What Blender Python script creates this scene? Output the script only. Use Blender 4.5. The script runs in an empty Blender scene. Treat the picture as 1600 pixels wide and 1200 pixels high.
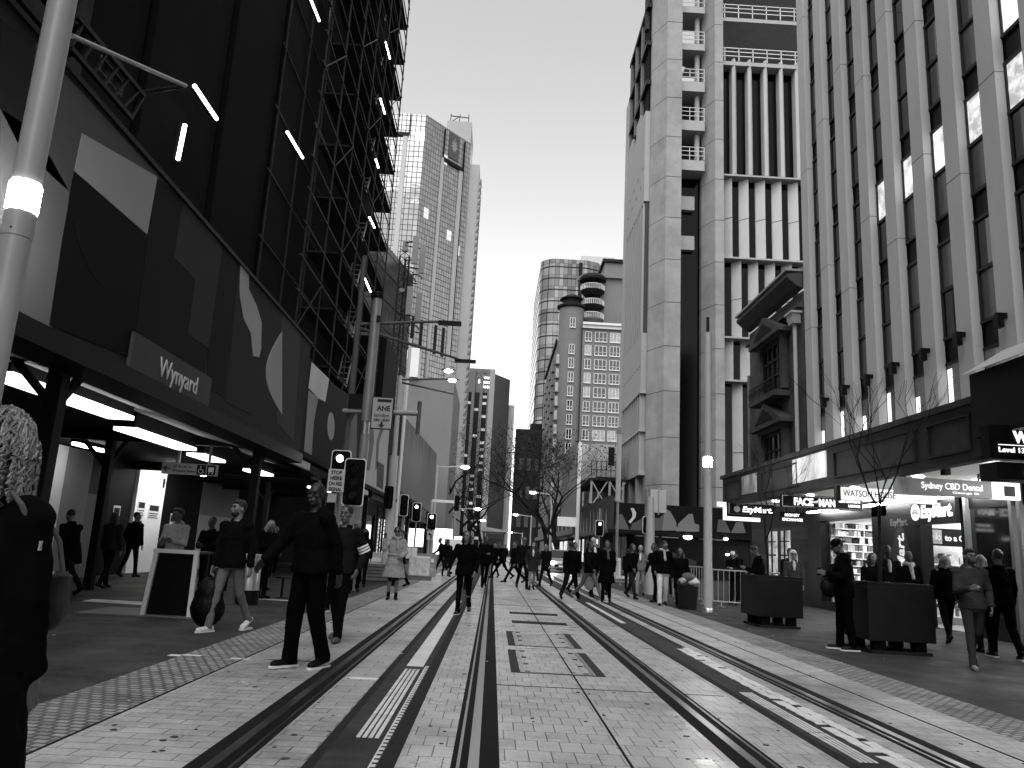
import bpy, bmesh, math, random
import numpy as np
from mathutils import Vector, Matrix, noise as mnoise
R = math.radians
random.seed(11)
sc = bpy.context.scene
col = sc.collection

# ------------------------------------------------------------ camera
F = 1220.0            # focal length in pixels of a 1600 px wide frame
EYE = Vector((0, 0, 1.3))
_pitch, _yaw, _roll = R(12.0), R(0.79), R(3.05)
_f = Vector((math.sin(_yaw)*math.cos(_pitch), math.cos(_yaw)*math.cos(_pitch), math.sin(_pitch)))
_r0 = Vector((math.cos(_yaw), -math.sin(_yaw), 0)); _u0 = _r0.cross(_f)
_r = math.cos(_roll)*_r0 + math.sin(_roll)*_u0
_u = -math.sin(_roll)*_r0 + math.cos(_roll)*_u0
cd = bpy.data.cameras.new('camera'); cam = bpy.data.objects.new('camera', cd); col.objects.link(cam)
cd.sensor_width = 36; cd.lens = F/1600*36; cd.clip_start = 0.05; cd.clip_end = 3000
m = Matrix((_r, _u, -_f)).transposed().to_4x4(); m.translation = EYE
cam.matrix_world = m
sc.camera = cam

# ------------------------------------------------------------ sky, sun, exposure
SUN_EL, SUN_AZ = R(55), R(195)      # high soft light, a little behind the camera
w = bpy.data.worlds.new('World'); sc.world = w; w.use_nodes = True
nt = w.node_tree; nt.nodes.clear()
sky = nt.nodes.new('ShaderNodeTexSky'); sky.sky_type = 'NISHITA'; sky.sun_disc = False
sky.sun_elevation = SUN_EL; sky.sun_rotation = SUN_AZ; sky.air_density = 1.0; sky.dust_density = 1.0; sky.ozone_density = 1.0
bw = nt.nodes.new('ShaderNodeRGBToBW'); bg = nt.nodes.new('ShaderNodeBackground'); wo = nt.nodes.new('ShaderNodeOutputWorld')
bg.inputs[1].default_value = 0.127
nt.links.new(sky.outputs[0], bw.inputs[0]); nt.links.new(bw.outputs[0], bg.inputs[0]); nt.links.new(bg.outputs[0], wo.inputs[0])
sl = bpy.data.lights.new('sun', 'SUN'); sl.energy = 0.7; sl.angle = R(60); sl.color = (1, 1, 1)
so = bpy.data.objects.new('sun', sl); col.objects.link(so)
so.rotation_euler = (R(90)-SUN_EL, 0, R(180)-SUN_AZ)
sc.view_settings.view_transform = 'Standard'; sc.view_settings.look = 'None'
sc.view_settings.exposure = 1.75; sc.view_settings.gamma = 1.0

# ------------------------------------------------------------ helpers
def at(px, py, Y):
    """world point that the photograph shows at a pixel, at street distance Y"""
    d = _f*F + _r*(px-800) - _u*(py-600)
    return EYE + d*(Y/d.y)

def gp(px, py):
    d = _f*F + _r*(px-800) - _u*(py-600)
    return EYE + d*(-EYE.z/d.z)

_ts = bpy.data.scenes.new('workbench'); _dg = None
def evaluated(tmp):
    """mesh of a temporary object with its modifiers applied (evaluated alone, in a scratch scene)"""
    _ts.collection.objects.link(tmp)
    _ts.view_layers[0].update(); dg = _ts.view_layers[0].depsgraph
    me = bpy.data.meshes.new_from_object(tmp.evaluated_get(dg), depsgraph=dg)
    bpy.data.objects.remove(tmp)
    return me

_mats = {}
def M(name, v, rough=.6, var=.12, scale=4, metal=0, bump=0, bscale=40, spec=.5, stain=0, emit=0, coat=0, stretch=None):
    """neutral grey procedural material: noise-varied base, optional bump, streaks and emission"""
    if name in _mats: return _mats[name]
    if v < .2 and not emit: v *= (v/.2)**.4
    if v < .08 and spec == .5: spec = .12
    m = bpy.data.materials.new(name); m.use_nodes = True; _mats[name] = m
    t = m.node_tree; N = t.nodes; L = t.links; b = N['Principled BSDF']
    b.inputs['Roughness'].default_value = rough; b.inputs['Metallic'].default_value = metal
    b.inputs['Specular IOR Level'].default_value = spec
    tc = N.new('ShaderNodeTexCoord'); src = tc.outputs['Object']
    if stretch:
        mp = N.new('ShaderNodeMapping'); mp.inputs['Scale'].default_value = stretch
        L.new(src, mp.inputs[0]); src = mp.outputs[0]
    n = N.new('ShaderNodeTexNoise'); n.inputs['Scale'].default_value = scale; n.inputs['Detail'].default_value = 6
    n.inputs['Roughness'].default_value = .65
    L.new(src, n.inputs['Vector'])
    r = N.new('ShaderNodeMapRange'); L.new(n.outputs[0], r.inputs[0])
    r.inputs[1].default_value = .3; r.inputs[2].default_value = .7
    r.inputs[3].default_value = v*(1-var); r.inputs[4].default_value = v*(1+var)
    val = r.outputs[0]
    if stain:
        n2 = N.new('ShaderNodeTexNoise'); n2.inputs['Scale'].default_value = scale*.23; n2.inputs['Detail'].default_value = 8
        L.new(tc.outputs['Object'], n2.inputs['Vector'])
        r2 = N.new('ShaderNodeMapRange'); L.new(n2.outputs[0], r2.inputs[0])
        r2.inputs[1].default_value = .5; r2.inputs[2].default_value = .68; r2.inputs[3].default_value = 1; r2.inputs[4].default_value = 1-stain
        mu = N.new('ShaderNodeMath'); mu.operation = 'MULTIPLY'; L.new(val, mu.inputs[0]); L.new(r2.outputs[0], mu.inputs[1]); val = mu.outputs[0]
    L.new(val, b.inputs['Base Color'])
    if bump:
        n3 = N.new('ShaderNodeTexNoise'); n3.inputs['Scale'].default_value = bscale; n3.inputs['Detail'].default_value = 4
        L.new(src, n3.inputs['Vector'])
        bu = N.new('ShaderNodeBump'); bu.inputs['Strength'].default_value = bump; bu.inputs['Distance'].default_value = .02
        L.new(n3.outputs[0], bu.inputs['Height']); L.new(bu.outputs[0], b.inputs['Normal'])
    if emit:
        b.inputs['Emission Color'].default_value = (1, 1, 1, 1); b.inputs['Emission Strength'].default_value = emit*.25
        if var >= .3: b.inputs['Emission Strength'].default_value = emit*.25/v; r.inputs[1].default_value = .38; r.inputs[2].default_value = .62; L.new(val, b.inputs['Emission Color'])
    return m

def pavers(name, v, bw_, rh, mortar=.006, var=.18, rot=0, rough=.45, dark=.035, stain=.45, bump=.3, spec=.5):
    m = bpy.data.materials.new(name); m.use_nodes = True
    t = m.node_tree; N = t.nodes; L = t.links; b = N['Principled BSDF']
    b.inputs['Specular IOR Level'].default_value = spec
    tc = N.new('ShaderNodeTexCoord'); mp = N.new('ShaderNodeMapping'); mp.inputs['Rotation'].default_value = (0, 0, rot)
    L.new(tc.outputs['Object'], mp.inputs[0])
    br = N.new('ShaderNodeTexBrick'); L.new(mp.outputs[0], br.inputs['Vector'])
    br.inputs['Scale'].default_value = 1; br.inputs['Brick Width'].default_value = bw_; br.inputs['Row Height'].default_value = rh
    br.inputs['Mortar Size'].default_value = mortar; br.inputs['Mortar Smooth'].default_value = .3; br.inputs['Bias'].default_value = 0
    for k, c in (('Color1', v*(1-var)), ('Color2', v*(1+var)), ('Mortar', dark)):
        br.inputs[k].default_value = (c, c, c, 1)
    n = N.new('ShaderNodeTexNoise'); n.inputs['Scale'].default_value = 1.1; n.inputs['Detail'].default_value = 9; n.inputs['Roughness'].default_value = .7
    L.new(tc.outputs['Object'], n.inputs['Vector'])
    r2 = N.new('ShaderNodeMapRange'); L.new(n.outputs[0], r2.inputs[0])
    r2.inputs[1].default_value = .48; r2.inputs[2].default_value = .74; r2.inputs[3].default_value = 1.05; r2.inputs[4].default_value = 1-stain
    n4 = N.new('ShaderNodeTexNoise'); n4.inputs['Scale'].default_value = 38; n4.inputs['Detail'].default_value = 4
    L.new(tc.outputs['Object'], n4.inputs['Vector'])
    r4 = N.new('ShaderNodeMapRange'); L.new(n4.outputs[0], r4.inputs[0]); r4.inputs[1].default_value = .3; r4.inputs[2].default_value = .7
    r4.inputs[3].default_value = .85; r4.inputs[4].default_value = 1.12
    n5 = N.new('ShaderNodeTexNoise'); n5.inputs['Scale'].default_value = .37; n5.inputs['Detail'].default_value = 10; n5.inputs['Roughness'].default_value = .75; n5.inputs['Distortion'].default_value = .6
    L.new(tc.outputs['Object'], n5.inputs['Vector'])
    r5 = N.new('ShaderNodeMapRange'); L.new(n5.outputs[0], r5.inputs[0]); r5.inputs[1].default_value = .5; r5.inputs[2].default_value = .68; r5.inputs[3].default_value = 1.04; r5.inputs[4].default_value = .4
    m5 = N.new('ShaderNodeMath'); m5.operation = 'MULTIPLY'; L.new(r2.outputs[0], m5.inputs[0]); L.new(r5.outputs[0], m5.inputs[1])
    m1 = N.new('ShaderNodeMix'); m1.data_type = 'RGBA'; m1.blend_type = 'MULTIPLY'; m1.inputs[0].default_value = 1
    L.new(br.outputs['Color'], m1.inputs[6]); L.new(m5.outputs[0], m1.inputs[7])
    m2 = N.new('ShaderNodeMix'); m2.data_type = 'RGBA'; m2.blend_type = 'MULTIPLY'; m2.inputs[0].default_value = 1
    L.new(m1.outputs[2], m2.inputs[6]); L.new(r4.outputs[0], m2.inputs[7])
    L.new(m2.outputs[2], b.inputs['Base Color'])
    rr = N.new('ShaderNodeMapRange'); L.new(n.outputs[0], rr.inputs[0]); rr.inputs[1].default_value = .35; rr.inputs[2].default_value = .7
    rr.inputs[3].default_value = rough-.1; rr.inputs[4].default_value = rough+.15; L.new(rr.outputs[0], b.inputs['Roughness'])
    bu = N.new('ShaderNodeBump'); bu.inputs['Strength'].default_value = bump; bu.inputs['Distance'].default_value = .006
    inv = N.new('ShaderNodeMath'); inv.operation = 'SUBTRACT'; inv.inputs[0].default_value = 1; L.new(br.outputs['Fac'], inv.inputs[1])
    L.new(inv.outputs[0], bu.inputs['Height']); L.new(bu.outputs[0], b.inputs['Normal'])
    return m

def tag(o, label=None, cat=None, group=None, kind=None):
    if label: o['label'] = label
    if cat: o['category'] = cat
    if group: o['group'] = group
    if kind: o['kind'] = kind
    return o

def thing(name, label, cat, loc=(0, 0, 0), group=None, rz=0):
    o = bpy.data.objects.new(name, None); col.objects.link(o); o.empty_display_size = .3
    o.location = loc; o.rotation_euler = (0, 0, rz)
    return tag(o, label, cat, group)

def root_of(o):
    while o.parent: o = o.parent
    return o

class MB:
    """collects shapes in world (or, with local=True, in its thing's) coordinates; build() links them as one mesh object"""
    def __init__(s): s.v = []; s.f = []
    def add(s, vs, fs):
        k = len(s.v); s.v += [tuple(p) for p in vs]; s.f += [tuple(i+k for i in q) for q in fs]; return s
    def box(s, x0, x1, y0, y1, z0, z1):
        vs = [(x, y, z) for z in (z0, z1) for y in (y0, y1) for x in (x0, x1)]
        return s.add(vs, [(0, 2, 3, 1), (4, 5, 7, 6), (0, 1, 5, 4), (2, 6, 7, 3), (0, 4, 6, 2), (1, 3, 7, 5)])
    def cbox(s, x, y, z, a, b, c, rz=0):
        """box of size a b c centred at x y, standing on z, turned by rz"""
        ca, sa = math.cos(rz), math.sin(rz); vs = []
        for zz in (z, z+c):
            for yy in (-b/2, b/2):
                for xx in (-a/2, a/2): vs.append((x+xx*ca-yy*sa, y+xx*sa+yy*ca, zz))
        return s.add(vs, [(0, 2, 3, 1), (4, 5, 7, 6), (0, 1, 5, 4), (2, 6, 7, 3), (0, 4, 6, 2), (1, 3, 7, 5)])
    def bar(s, p, q, a, b=None, up=(0, 0, 1)):
        """square bar of section a x b from p to q"""
        b = b or a; p = Vector(p); q = Vector(q); d = (q-p).normalized(); up = Vector(up)
        if abs(d.dot(up)) > .98: up = Vector((1, 0, 0))
        x = d.cross(up).normalized(); y = x.cross(d)
        vs = [c+x*(i*a/2)+y*(j*b/2) for c in (p, q) for i, j in ((-1, -1), (1, -1), (1, 1), (-1, 1))]
        return s.add(vs, [(0, 1, 2, 3)[::-1], (4, 5, 6, 7), (0, 1, 5, 4), (1, 2, 6, 5), (2, 3, 7, 6), (3, 0, 4, 7)])
    def tube(s, pts, rs, n=10, cap=True):
        pts = [Vector(p) for p in pts]
        if not hasattr(rs, '__len__'): rs = [rs]*len(pts)
        k = len(s.v); ref = None
        for i, p in enumerate(pts):
            d = (pts[min(i+1, len(pts)-1)]-pts[max(i-1, 0)])
            d = d.normalized() if d.length > 1e-9 else Vector((0, 0, 1))
            if ref is None: ref = Vector((0, 1, 0)) if abs(d.y) < .9 else Vector((1, 0, 0))
            x = d.cross(ref).normalized(); y = x.cross(d); ref = y
            for j in range(n):
                a = 2*math.pi*j/n; s.v.append(tuple(p+rs[i]*(math.cos(a)*x+math.sin(a)*y)))
        for i in range(len(pts)-1):
            for j in range(n):
                a, b = k+i*n+j, k+i*n+(j+1) % n; s.f.append((a, b, b+n, a+n))
        if cap:
            s.f.append(tuple(k+j for j in range(n))[::-1]); s.f.append(tuple(k+(len(pts)-1)*n+j for j in range(n)))
        return s
    def lathe(s, c, prof, n=20):
        """profile of (radius, height) rings round the vertical through c"""
        return s.tube([(c[0], c[1], c[2]+h) for _, h in prof], [r for r, _ in prof], n)
    def prism(s, pts, d):
        """polygon pts (3-D, planar) extruded by the vector d"""
        pts = [Vector(p) for p in pts]; d = Vector(d); n = len(pts)
        return s.add(pts+[p+d for p in pts], [tuple(range(n))[::-1], tuple(range(n, 2*n))]+[(i, (i+1) % n, (i+1) % n+n, i+n) for i in range(n)])
    def quad(s, *p): return s.add(p, [tuple(range(len(p)))])
    def ell(s, c, r, rot=None, n=10, m=7):
        k = len(s.v); c = Vector(c)
        for i in range(m+1):
            t = math.pi*i/m
            for j in range(n):
                a = 2*math.pi*j/n; p = Vector((r[0]*math.sin(t)*math.cos(a), r[1]*math.sin(t)*math.sin(a), r[2]*math.cos(t)))
                if rot: p = rot @ p
                s.v.append(tuple(c+p))
        for i in range(m):
            for j in range(n):
                a, b = k+i*n+j, k+i*n+(j+1) % n
                s.f.append((a, a+n, b+n, b))
        return s
    def build(s, name, mat, parent=None, smooth=False, local=False, bevel=0, label=None, origin=None):
        me = bpy.data.meshes.new(name)
        o = bpy.data.objects.new(name, me); col.objects.link(o)
        off = Vector((0, 0, 0))
        if parent is not None:
            o.parent = parent
            if not local: off = Vector(root_of(parent).location)
            if parent.parent is None and parent.type == 'MESH' and not local: off = Vector(parent.location)
        elif not local:
            A = np.array(s.v); lo = A.min(0); hi = A.max(0)
            off = Vector(((lo[0]+hi[0])/2, (lo[1]+hi[1])/2, lo[2])) if origin is None else Vector(origin); o.location = off
        me.from_pydata([(x-off.x, y-off.y, z-off.z) for x, y, z in s.v] if off.length else s.v, [], s.f)
        if mat: me.materials.append(mat)
        bm = bmesh.new(); bm.from_mesh(me)
        bmesh.ops.recalc_face_normals(bm, faces=bm.faces)
        if bevel: 
            bmesh.ops.remove_doubles(bm, verts=bm.verts, dist=1e-5)
            ed = [e for e in bm.edges if len(e.link_faces) == 2 and e.calc_face_angle(0) > .6]
            bmesh.ops.bevel(bm, geom=ed, offset=bevel, segments=2, affect='EDGES', profile=.6)
        bm.to_mesh(me); bm.free()
        if smooth:
            for p in me.polygons: p.use_smooth = True
            if hasattr(me, 'set_sharp_from_angle'): me.set_sharp_from_angle(angle=R(50))
        if label: o['label'] = label
        return o

def text(body, size, loc, xdir, zdir=(0, 0, 1), mat=None, parent=None, name='lettering', width=None, depth=.01, align='LEFT', shear=0, bold=0, mirror=False):
    """lettering as a mesh lying in the plane of xdir / zdir"""
    cu = bpy.data.curves.new(name, 'FONT'); cu.body = body; cu.size = size; cu.extrude = depth/2; cu.shear = shear; cu.offset = bold
    cu.align_x = align; cu.resolution_u = 4
    me = evaluated(bpy.data.objects.new('tmp', cu)); bpy.data.curves.remove(cu)
    A = np.array([v.co for v in me.vertices]) if len(me.vertices) else np.zeros((1, 3))
    k = 1
    if width: k = width/max(1e-6, A[:, 0].max()-A[:, 0].min())
    x = Vector(xdir).normalized(); z = Vector(zdir).normalized(); y = x.cross(z)*-1
    off = Vector(root_of(parent).location) if parent else Vector((0, 0, 0)); loc = Vector(loc)-off
    x0 = A[:, 0].min() if align == 'LEFT' else 0
    for v in me.vertices:
        a = (v.co.x-x0)*k; 
        v.co = loc + x*a + z*v.co.y + x.cross(z)*v.co.z
    me.materials.clear(); me.materials.append(mat)
    o = bpy.data.objects.new(name, me); col.objects.link(o)
    if parent: o.parent = parent
    return o

# ------------------------------------------------------------ materials
CONC = M('pale_concrete', .22, .75, .16, 1.2, bump=.15, bscale=30, stain=.25)
CONC2 = M('grey_concrete', .24, .8, .15, 1.5, bump=.15, stain=.3)
PILA = M('painted_concrete', .42, .7, .08, .8, bump=.1, stain=.12, stretch=(1, 1, .25))
WHITEP = M('white_panel', .62, .5, .06, .6)
BLACK = M('black_paint', .012, .45, .3, 3)
MATTE = M('matt_black', .006, .9, .3, 3, spec=.15)
DARK = M('dark_grey_paint', .03, .5, .2, 3)
STEEL = M('brushed_steel', .45, .35, .1, 8, metal=.9)
GALV = M('galvanised_steel', .3, .5, .2, 9, metal=.6)
POLE = M('grey_pole_paint', .34, .38, .06, 2, spec=.6)
GLASS = M('dark_window_glass', .012, .06, .4, 1.5, spec=.8)
SKYGLASS = M('mirror_window_glass', .3, .04, .1, .8, metal=.9)
WOOD = M('weathered_timber', .12, .8, .3, 6, stretch=(1, 8, 1))

# ------------------------------------------------------------ ground
def sheet(name, x0, x1, y0, y1, z, mat):
    o = MB().quad((x0, y0, z), (x1, y0, z), (x1, y1, z), (x0, y1, z)).build(name, mat, local=True)
    return tag(o, kind='structure')
YE = 150
sheet('ground', -1500, 1500, -400, 2500, -.012, M('asphalt', .05, .8, .25, 3, bump=.2))
foot = pavers('bluestone_slabs', .03, .9, .6, .006, .14, 0, .7, .012, .4, .15, .2)
sheet('footpath_west', -40, -3.3, -12, YE, 0, foot)
sheet('footpath_east', 5.0, 45, -12, YE, 0, foot)
PV1 = pavers('granite_pavers_wide', .36, .30, .15, .005, .1, 0, .36)
PV2 = pavers('granite_pavers_long', .38, .155, .28, .0045, .08, 0, .34)
PV3 = pavers('granite_pavers_east', .33, .32, .16, .004, .09, 0, .48, stain=.35)
cob = pavers('rough_setts', .25, .11, .085, .016, .35, R(8), .6, .05, .25, 1)
sheet('cobble_strip_west', -3.3, -2.62, -12, YE, 0, cob)
sheet('cobble_strip_east', 4.35, 5.0, -12, YE, 0, cob)
sheet('paving_west', -2.62, -.98, -12, YE, 0, PV1)
sheet('paving_middle', -.98, 2.4, -12, YE, 0, PV2)
sheet('paving_east', 2.4, 4.35, -12, YE, 0, PV3)
JOINT = M('dark_joint', .02, .8, .3, 10)
j = MB()
for x in (-2.62, .96, 3.92): j.box(x-.009, x+.009, -10, YE, -.002, .004)
for y in (3.9, 8.12, 19.5, 30, 42): j.box(-.02, 2.36, y-.008, y+.008, -.002, .0035)
for y in (9.0,): j.box(-2.4, -1.75, y-.008, y+.008, -.002, .0035)
tag(j.build('paving_joint', JOINT, local=True), kind='structure')

# rails: dark rubber band, polished head, flange groove
RUB = M('rubber_band', .018, .8, .35, 6, stain=.3); HEAD = M('polished_rail_steel', .28, .3, .15, 14, metal=1, stretch=(1, .05, 1))
GROOVE = M('rail_groove', .006, .7, .3, 9)
for x, s, lab in ((-1.53, 1, 'leftmost tram rail, beside the rough setts of the left footpath'), (-.03, -1, 'polished tram rail running up the middle of the street to the vanishing point'),
                  (1.83, 1, 'tram rail just right of the square access covers'), (3.33, -1, 'rightmost tram rail, nearest to the planter boxes')):
    t = thing('tram_rail', lab, 'tram rail', (x, -8, 0), 'tram rails set in the paving')
    MB().box(x-.15, x+.15, -8, YE, -.004, .004).build('rubber_band', RUB, t)
    MB().box(x-.045, x+.022, -8, YE, -.003, .010).build('rail_head', HEAD, t)
    MB().box(x+.03 if s > 0 else x-.09, x+.09 if s > 0 else x-.052, -8, YE, -.003, .006).build('flange_groove', GROOVE, t)
    MB().box(x+.095 if s > 0 else x-.115, x+.115 if s > 0 else x-.095, -8, YE, -.003, .009).build('guard_lip', HEAD, t)

# ground power strip between the rails of each track
RESIN = M('power_strip_resin', .06, .75, .3, 5, stain=.4); PALE = M('pale_strip', .58, .5, .1, 5, stain=.2); TAPE = M('scuffed_white_tape', .6, .6, .18, 9, stain=.3)
def strip(x, lab):
    t = thing('power_strip', lab, 'power strip', (x, -8, 0), 'ground power strips between the tram rails')
    MB().box(x-.26, x-.19, -8, 120, -.003, .004).box(x+.17, x+.27, -8, 120, -.003, .004).build('asphalt_edge', M('strip_edge', .035, .8, .3, 9), t)
    MB().box(x-.19, x+.17, -8, 120, -.003, .006).build('strip_bed', RESIN, t)
    return t
t = strip(-.78, 'ground power strip with white bars, between the two rails of the left track')
b = MB(); y0 = 5.7
for k in range(5):
    for i in range(4): b.box(-.85+i*.042, -.823+i*.042, y0+k*.62, y0+.6+k*.62, 0, .011)
b.build('white_bars', TAPE, t)
MB().box(-.86, -.68, 9.0, 20, 0, .011).build('white_cover', PALE, t)
b = MB(); k = 3.6
while k < 9:
    b.box(-.655, -.62, k, k+.05, 0, .009); k += .1
b.box(-.66, -.65, 3.6, 9, 0, .008).build('cable_teeth', PALE, t)
t = strip(2.72, 'ground power strip with torn white tape, between the two rails of the right track')
b = MB()
for k in range(3):
    for i in range(4): b.box(2.59+i*.036, 2.613+i*.036, 5.7+k*.9, 6.57+k*.9, 0, .011)
b.build('white_bars', TAPE, t)
b = MB(); rr = random.Random(4)
for side, (xa, xb) in enumerate(((2.80, 2.90), (2.905, 3.0))):
    y = 4.6
    while y < 11.4:
        d = rr.uniform(.25, .9); xs = rr.uniform(-.02, .02)
        pts = []
        n = 6
        for i in range(n+1): pts.append((xa+rr.uniform(-.012, .012)+xs*.3, y+d*i/n, .006+side*.001))
        for i in range(n, -1, -1): pts.append((xb+rr.uniform(-.015, .015)+xs*.3, y+d*i/n, .006+side*.001))
        b.prism(pts, (0, 0, .004)); y += d+rr.choice((.004, .01, .12))
b.build('torn_tape', TAPE, t)
MB().box(2.62, 2.72, 16, 22, 0, .011).build('white_cover', PALE, t)

# covers and drains between the tracks
def cover(y0, y1, x0, x1, lab):
    t = thing('access_cover', lab, 'access cover', ((x0+x1)/2, y0, 0), 'square access covers with paver infill')
    MB().box(x0-.1, x0, y0-.03, y1+.03, -.003, .005).box(x1, x1+.1, y0-.03, y1+.03, -.003, .005).box(x0, x1, y0-.03, y0, -.003, .005).box(x0, x1, y1, y1+.03, -.003, .005).build('surround', M('cover_surround', .05, .7, .3, 8), t)
    f = MB()
    for a in (x0+.02, x1-.05): f.box(a, a+.012, y0+.02, y1-.02, 0, .010).box(a+.022, a+.03, y0+.02, y1-.02, 0, .010)
    for c in (y0+.02, y1-.03): f.box(x0+.06, x1-.06, c, c+.01, 0, .009)
    f.build('frame', STEEL, t)
    h = MB()
    for a in (x0+.09, x1-.11):
        for k in range(4): c = y0+.08+(y1-y0-.16)*k/3; h.box(a-.03, a+.03, c-.02, c+.02, 0, .009)
    h.build('lifting_key', M('key_slot', .03, .5, .2, 9), t)
cover(9.0, 10.9, .38, 1.22, 'nearer of the two square access covers in the paving')
cover(11.45, 13.3, .4, 1.24, 'farther of the two square access covers in the paving, next to the drains')
def drain(y, lab):
    t = thing('drain_grate', lab, 'drain', (.95, y, 0), 'long black drain grates')
    MB().box(.5, 1.42, y-.18, y+.18, -.003, .005).build('channel', MATTE, t)
    f = MB()
    for k in range(7): f.box(.44+.03*(k % 2), 1.46-.03*(k % 2), y-.2+k*.065, y-.175+k*.065, 0, .011)
    f.build('grate_bars', M('cast_iron', .03, .4, .3, 9, metal=.6), t)
drain(15.1, 'nearer black drain grate across the paving between the tracks')
drain(17.2, 'farther black drain grate across the paving between the tracks')

# paint marks and litter
WPAINT = M('white_road_paint', .6, .7, .15, 8, stain=.3)
m_ = MB(); m_.quad((-7.3, 14.7, .004), (-6.2, 14.6, .004), (-6.0, 15.2, .004), (-7.4, 15.3, .004))
m_.quad((-6.2, 14.7, .004), (-5.3, 14.6, .004), (-5.3, 14.72, .004), (-6.2, 14.85, .004))
m_.box(-3.42, -3.3, 8.9, 9.0, 0, .004).box(-3.3, -3.1, 8.98, 9.05, 0, .004).box(-2.75, -2.55, 8.9, 8.97, 0, .004)
m_.box(-1.35, -1.0, 8.05, 8.13, 0, .004).box(-4.6, -3.9, 21.2, 21.4, 0, .004).box(-5.4, -4.2, 17.3, 17.45, 0, .004)
tag(m_.build('ground_markings', WPAINT, local=True), kind='structure')
rr = random.Random(8); b = MB()
for k in range(80):
    x = rr.choice((rr.uniform(-7, -2.6), rr.uniform(3.8, 7.5), rr.uniform(-2, 3.5))); y = rr.uniform(5, 30); a = rr.uniform(.006, .016)
    b.cbox(x, y, .004, a*2.2, a*1.4, .004, rr.uniform(0, 3))
g_ = MB(); rg = random.Random(3)
for k in range(260):
    x = rg.uniform(-2.5, 4.2); y = 3.5+17*rg.random()**1.6; a = rg.uniform(.008, .028); n = 9
    g_.prism([(x+a*rg.uniform(.75, 1.2)*math.cos(6.283*i/n), y+a*rg.uniform(.75, 1.2)*math.sin(6.283*i/n), .0005) for i in range(n)], (0, 0, .0035))
tag(g_.build('chewing_gum', M('trodden_gum', .09, .8, .4, 30), local=True), 'dark trodden spots of chewing gum dotted over the paving', 'gum', kind='stuff')
tag(b.build('litter', M('paper_litter', .5, .8, .3, 20), local=True), 'tiny scraps of pale litter scattered over the paving', 'litter', kind='stuff')

# ------------------------------------------------------------ left side of the street: hoardings, gantry, scaffolded building
def ax(px, py, X):
    """world point that the photograph shows at a pixel, on the street-parallel plane x = X"""
    d = _f*F + _r*(px-800) - _u*(py-600)
    return EYE + d*((X-EYE.x)/d.x)
TUBE = M('fluorescent_tube', .9, .4, .01, 1, emit=9)
DIFF = M('lit_diffuser', .9, .5, .02, 1, emit=5)
def shape(name, pts, X, mat, parent, th=.006, s=1):
    """flat painted shape on a street-parallel face; pts in photograph pixels"""
    P = [ax(a, b, X) for a, b in pts]
    return MB().prism([(X, p.y, p.z) for p in P], (th*s, 0, 0)).build(name, mat, parent)
def paint(v): return M('hoarding_paint_%d' % round(v*1000), v, .7, .08, .7, stain=.12, spec=.12)

# first hoarding, over the footpath
h = thing('hoarding', 'long patterned hoarding above the footpath carrying the Wynyard sign', 'hoarding', (-4.65, 8, 3.15))
MB().box(-4.8, -4.5, -1, 17.8, 3.2, 5.74).build('panel', paint(.045), h)
MB().box(-4.84, -4.46, -1, 17.84, 5.74, 5.80).build('top_rail', BLACK, h)
MB().box(-4.95, -4.44, -1, 17.9, 2.98, 3.2).build('bottom_beam', BLACK, h)
X = -4.5
shape('painted_shape', [(0, 30), (55, 70), (40, 250), (0, 170)], X, paint(.03), h)
shape('painted_shape', [(0, 170), (55, 205), (108, 300), (80, 512), (0, 480)], X, paint(.15), h)  # lamp light on the hoarding, put into this shape's paler grey
shape('painted_shape', [(55, 66), (262, 290), (245, 277), (127, 208), (108, 300), (42, 240)], X, paint(.11), h)
shape('painted_shape', [(127, 208), (245, 276), (229, 366), (115, 266)], X, paint(.34), h, .009)
shape('painted_shape', [(115, 268), (229, 368), (205, 560), (76, 508), (95, 380)], X, paint(.007), h, .009)
e = [(112+(218-112)*i/12, 345+92*math.sin(math.pi*i/12)**.8+i*2) for i in range(13)]
shape('painted_shape', e, X, paint(.012), h, .012)
shape('painted_shape', [(245, 280), (284, 312), (270, 402), (304, 436), (293, 522), (324, 545), (318, 595), (208, 545), (230, 370)], X, paint(.02), h)
shape('painted_shape', [(285, 316), (347, 384), (325, 544), (293, 522), (304, 436), (271, 402)], X, paint(.055), h, .009)
shape('painted_shape', [(347, 384), (373, 412), (350, 620), (322, 606), (325, 544)], X, paint(.018), h)
shape('painted_shape', [(375, 415), (388, 428), (388, 452), (400, 477), (408, 503), (407, 545), (404, 558), (395, 556), (391, 520), (380, 498), (374, 462)], X, paint(.4), h, .012)
shape('painted_shape', [(373, 414), (374, 462), (380, 498), (391, 520), (394, 556), (398, 650), (352, 628)], X, paint(.045), h)
e = [(440-25*math.sin(math.pi*i/14), 518+130*i/14) for i in range(15)]
shape('painted_shape', e, X, paint(.33), h, .012)
shape('painted_shape', [(440, 490), (470, 520), (458, 690), (432, 660)], X, paint(.075), h)
s = thing('station_sign', 'grey sign board lettered Wynyard on the long hoarding', 'sign', (-4.43, 10.5, 3.1))
MB().box(-4.5, -4.45, 9.2, 11.85, 3.08, 3.64).build('board', M('sign_grey', .075, .5, .1, 3), s)
text('Wynyard', .36, (-4.442, 9.98, 3.28), (0, 1, 0), mat=M('sign_lettering', .55, .5, .02, 1), parent=s, width=1.32)

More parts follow.
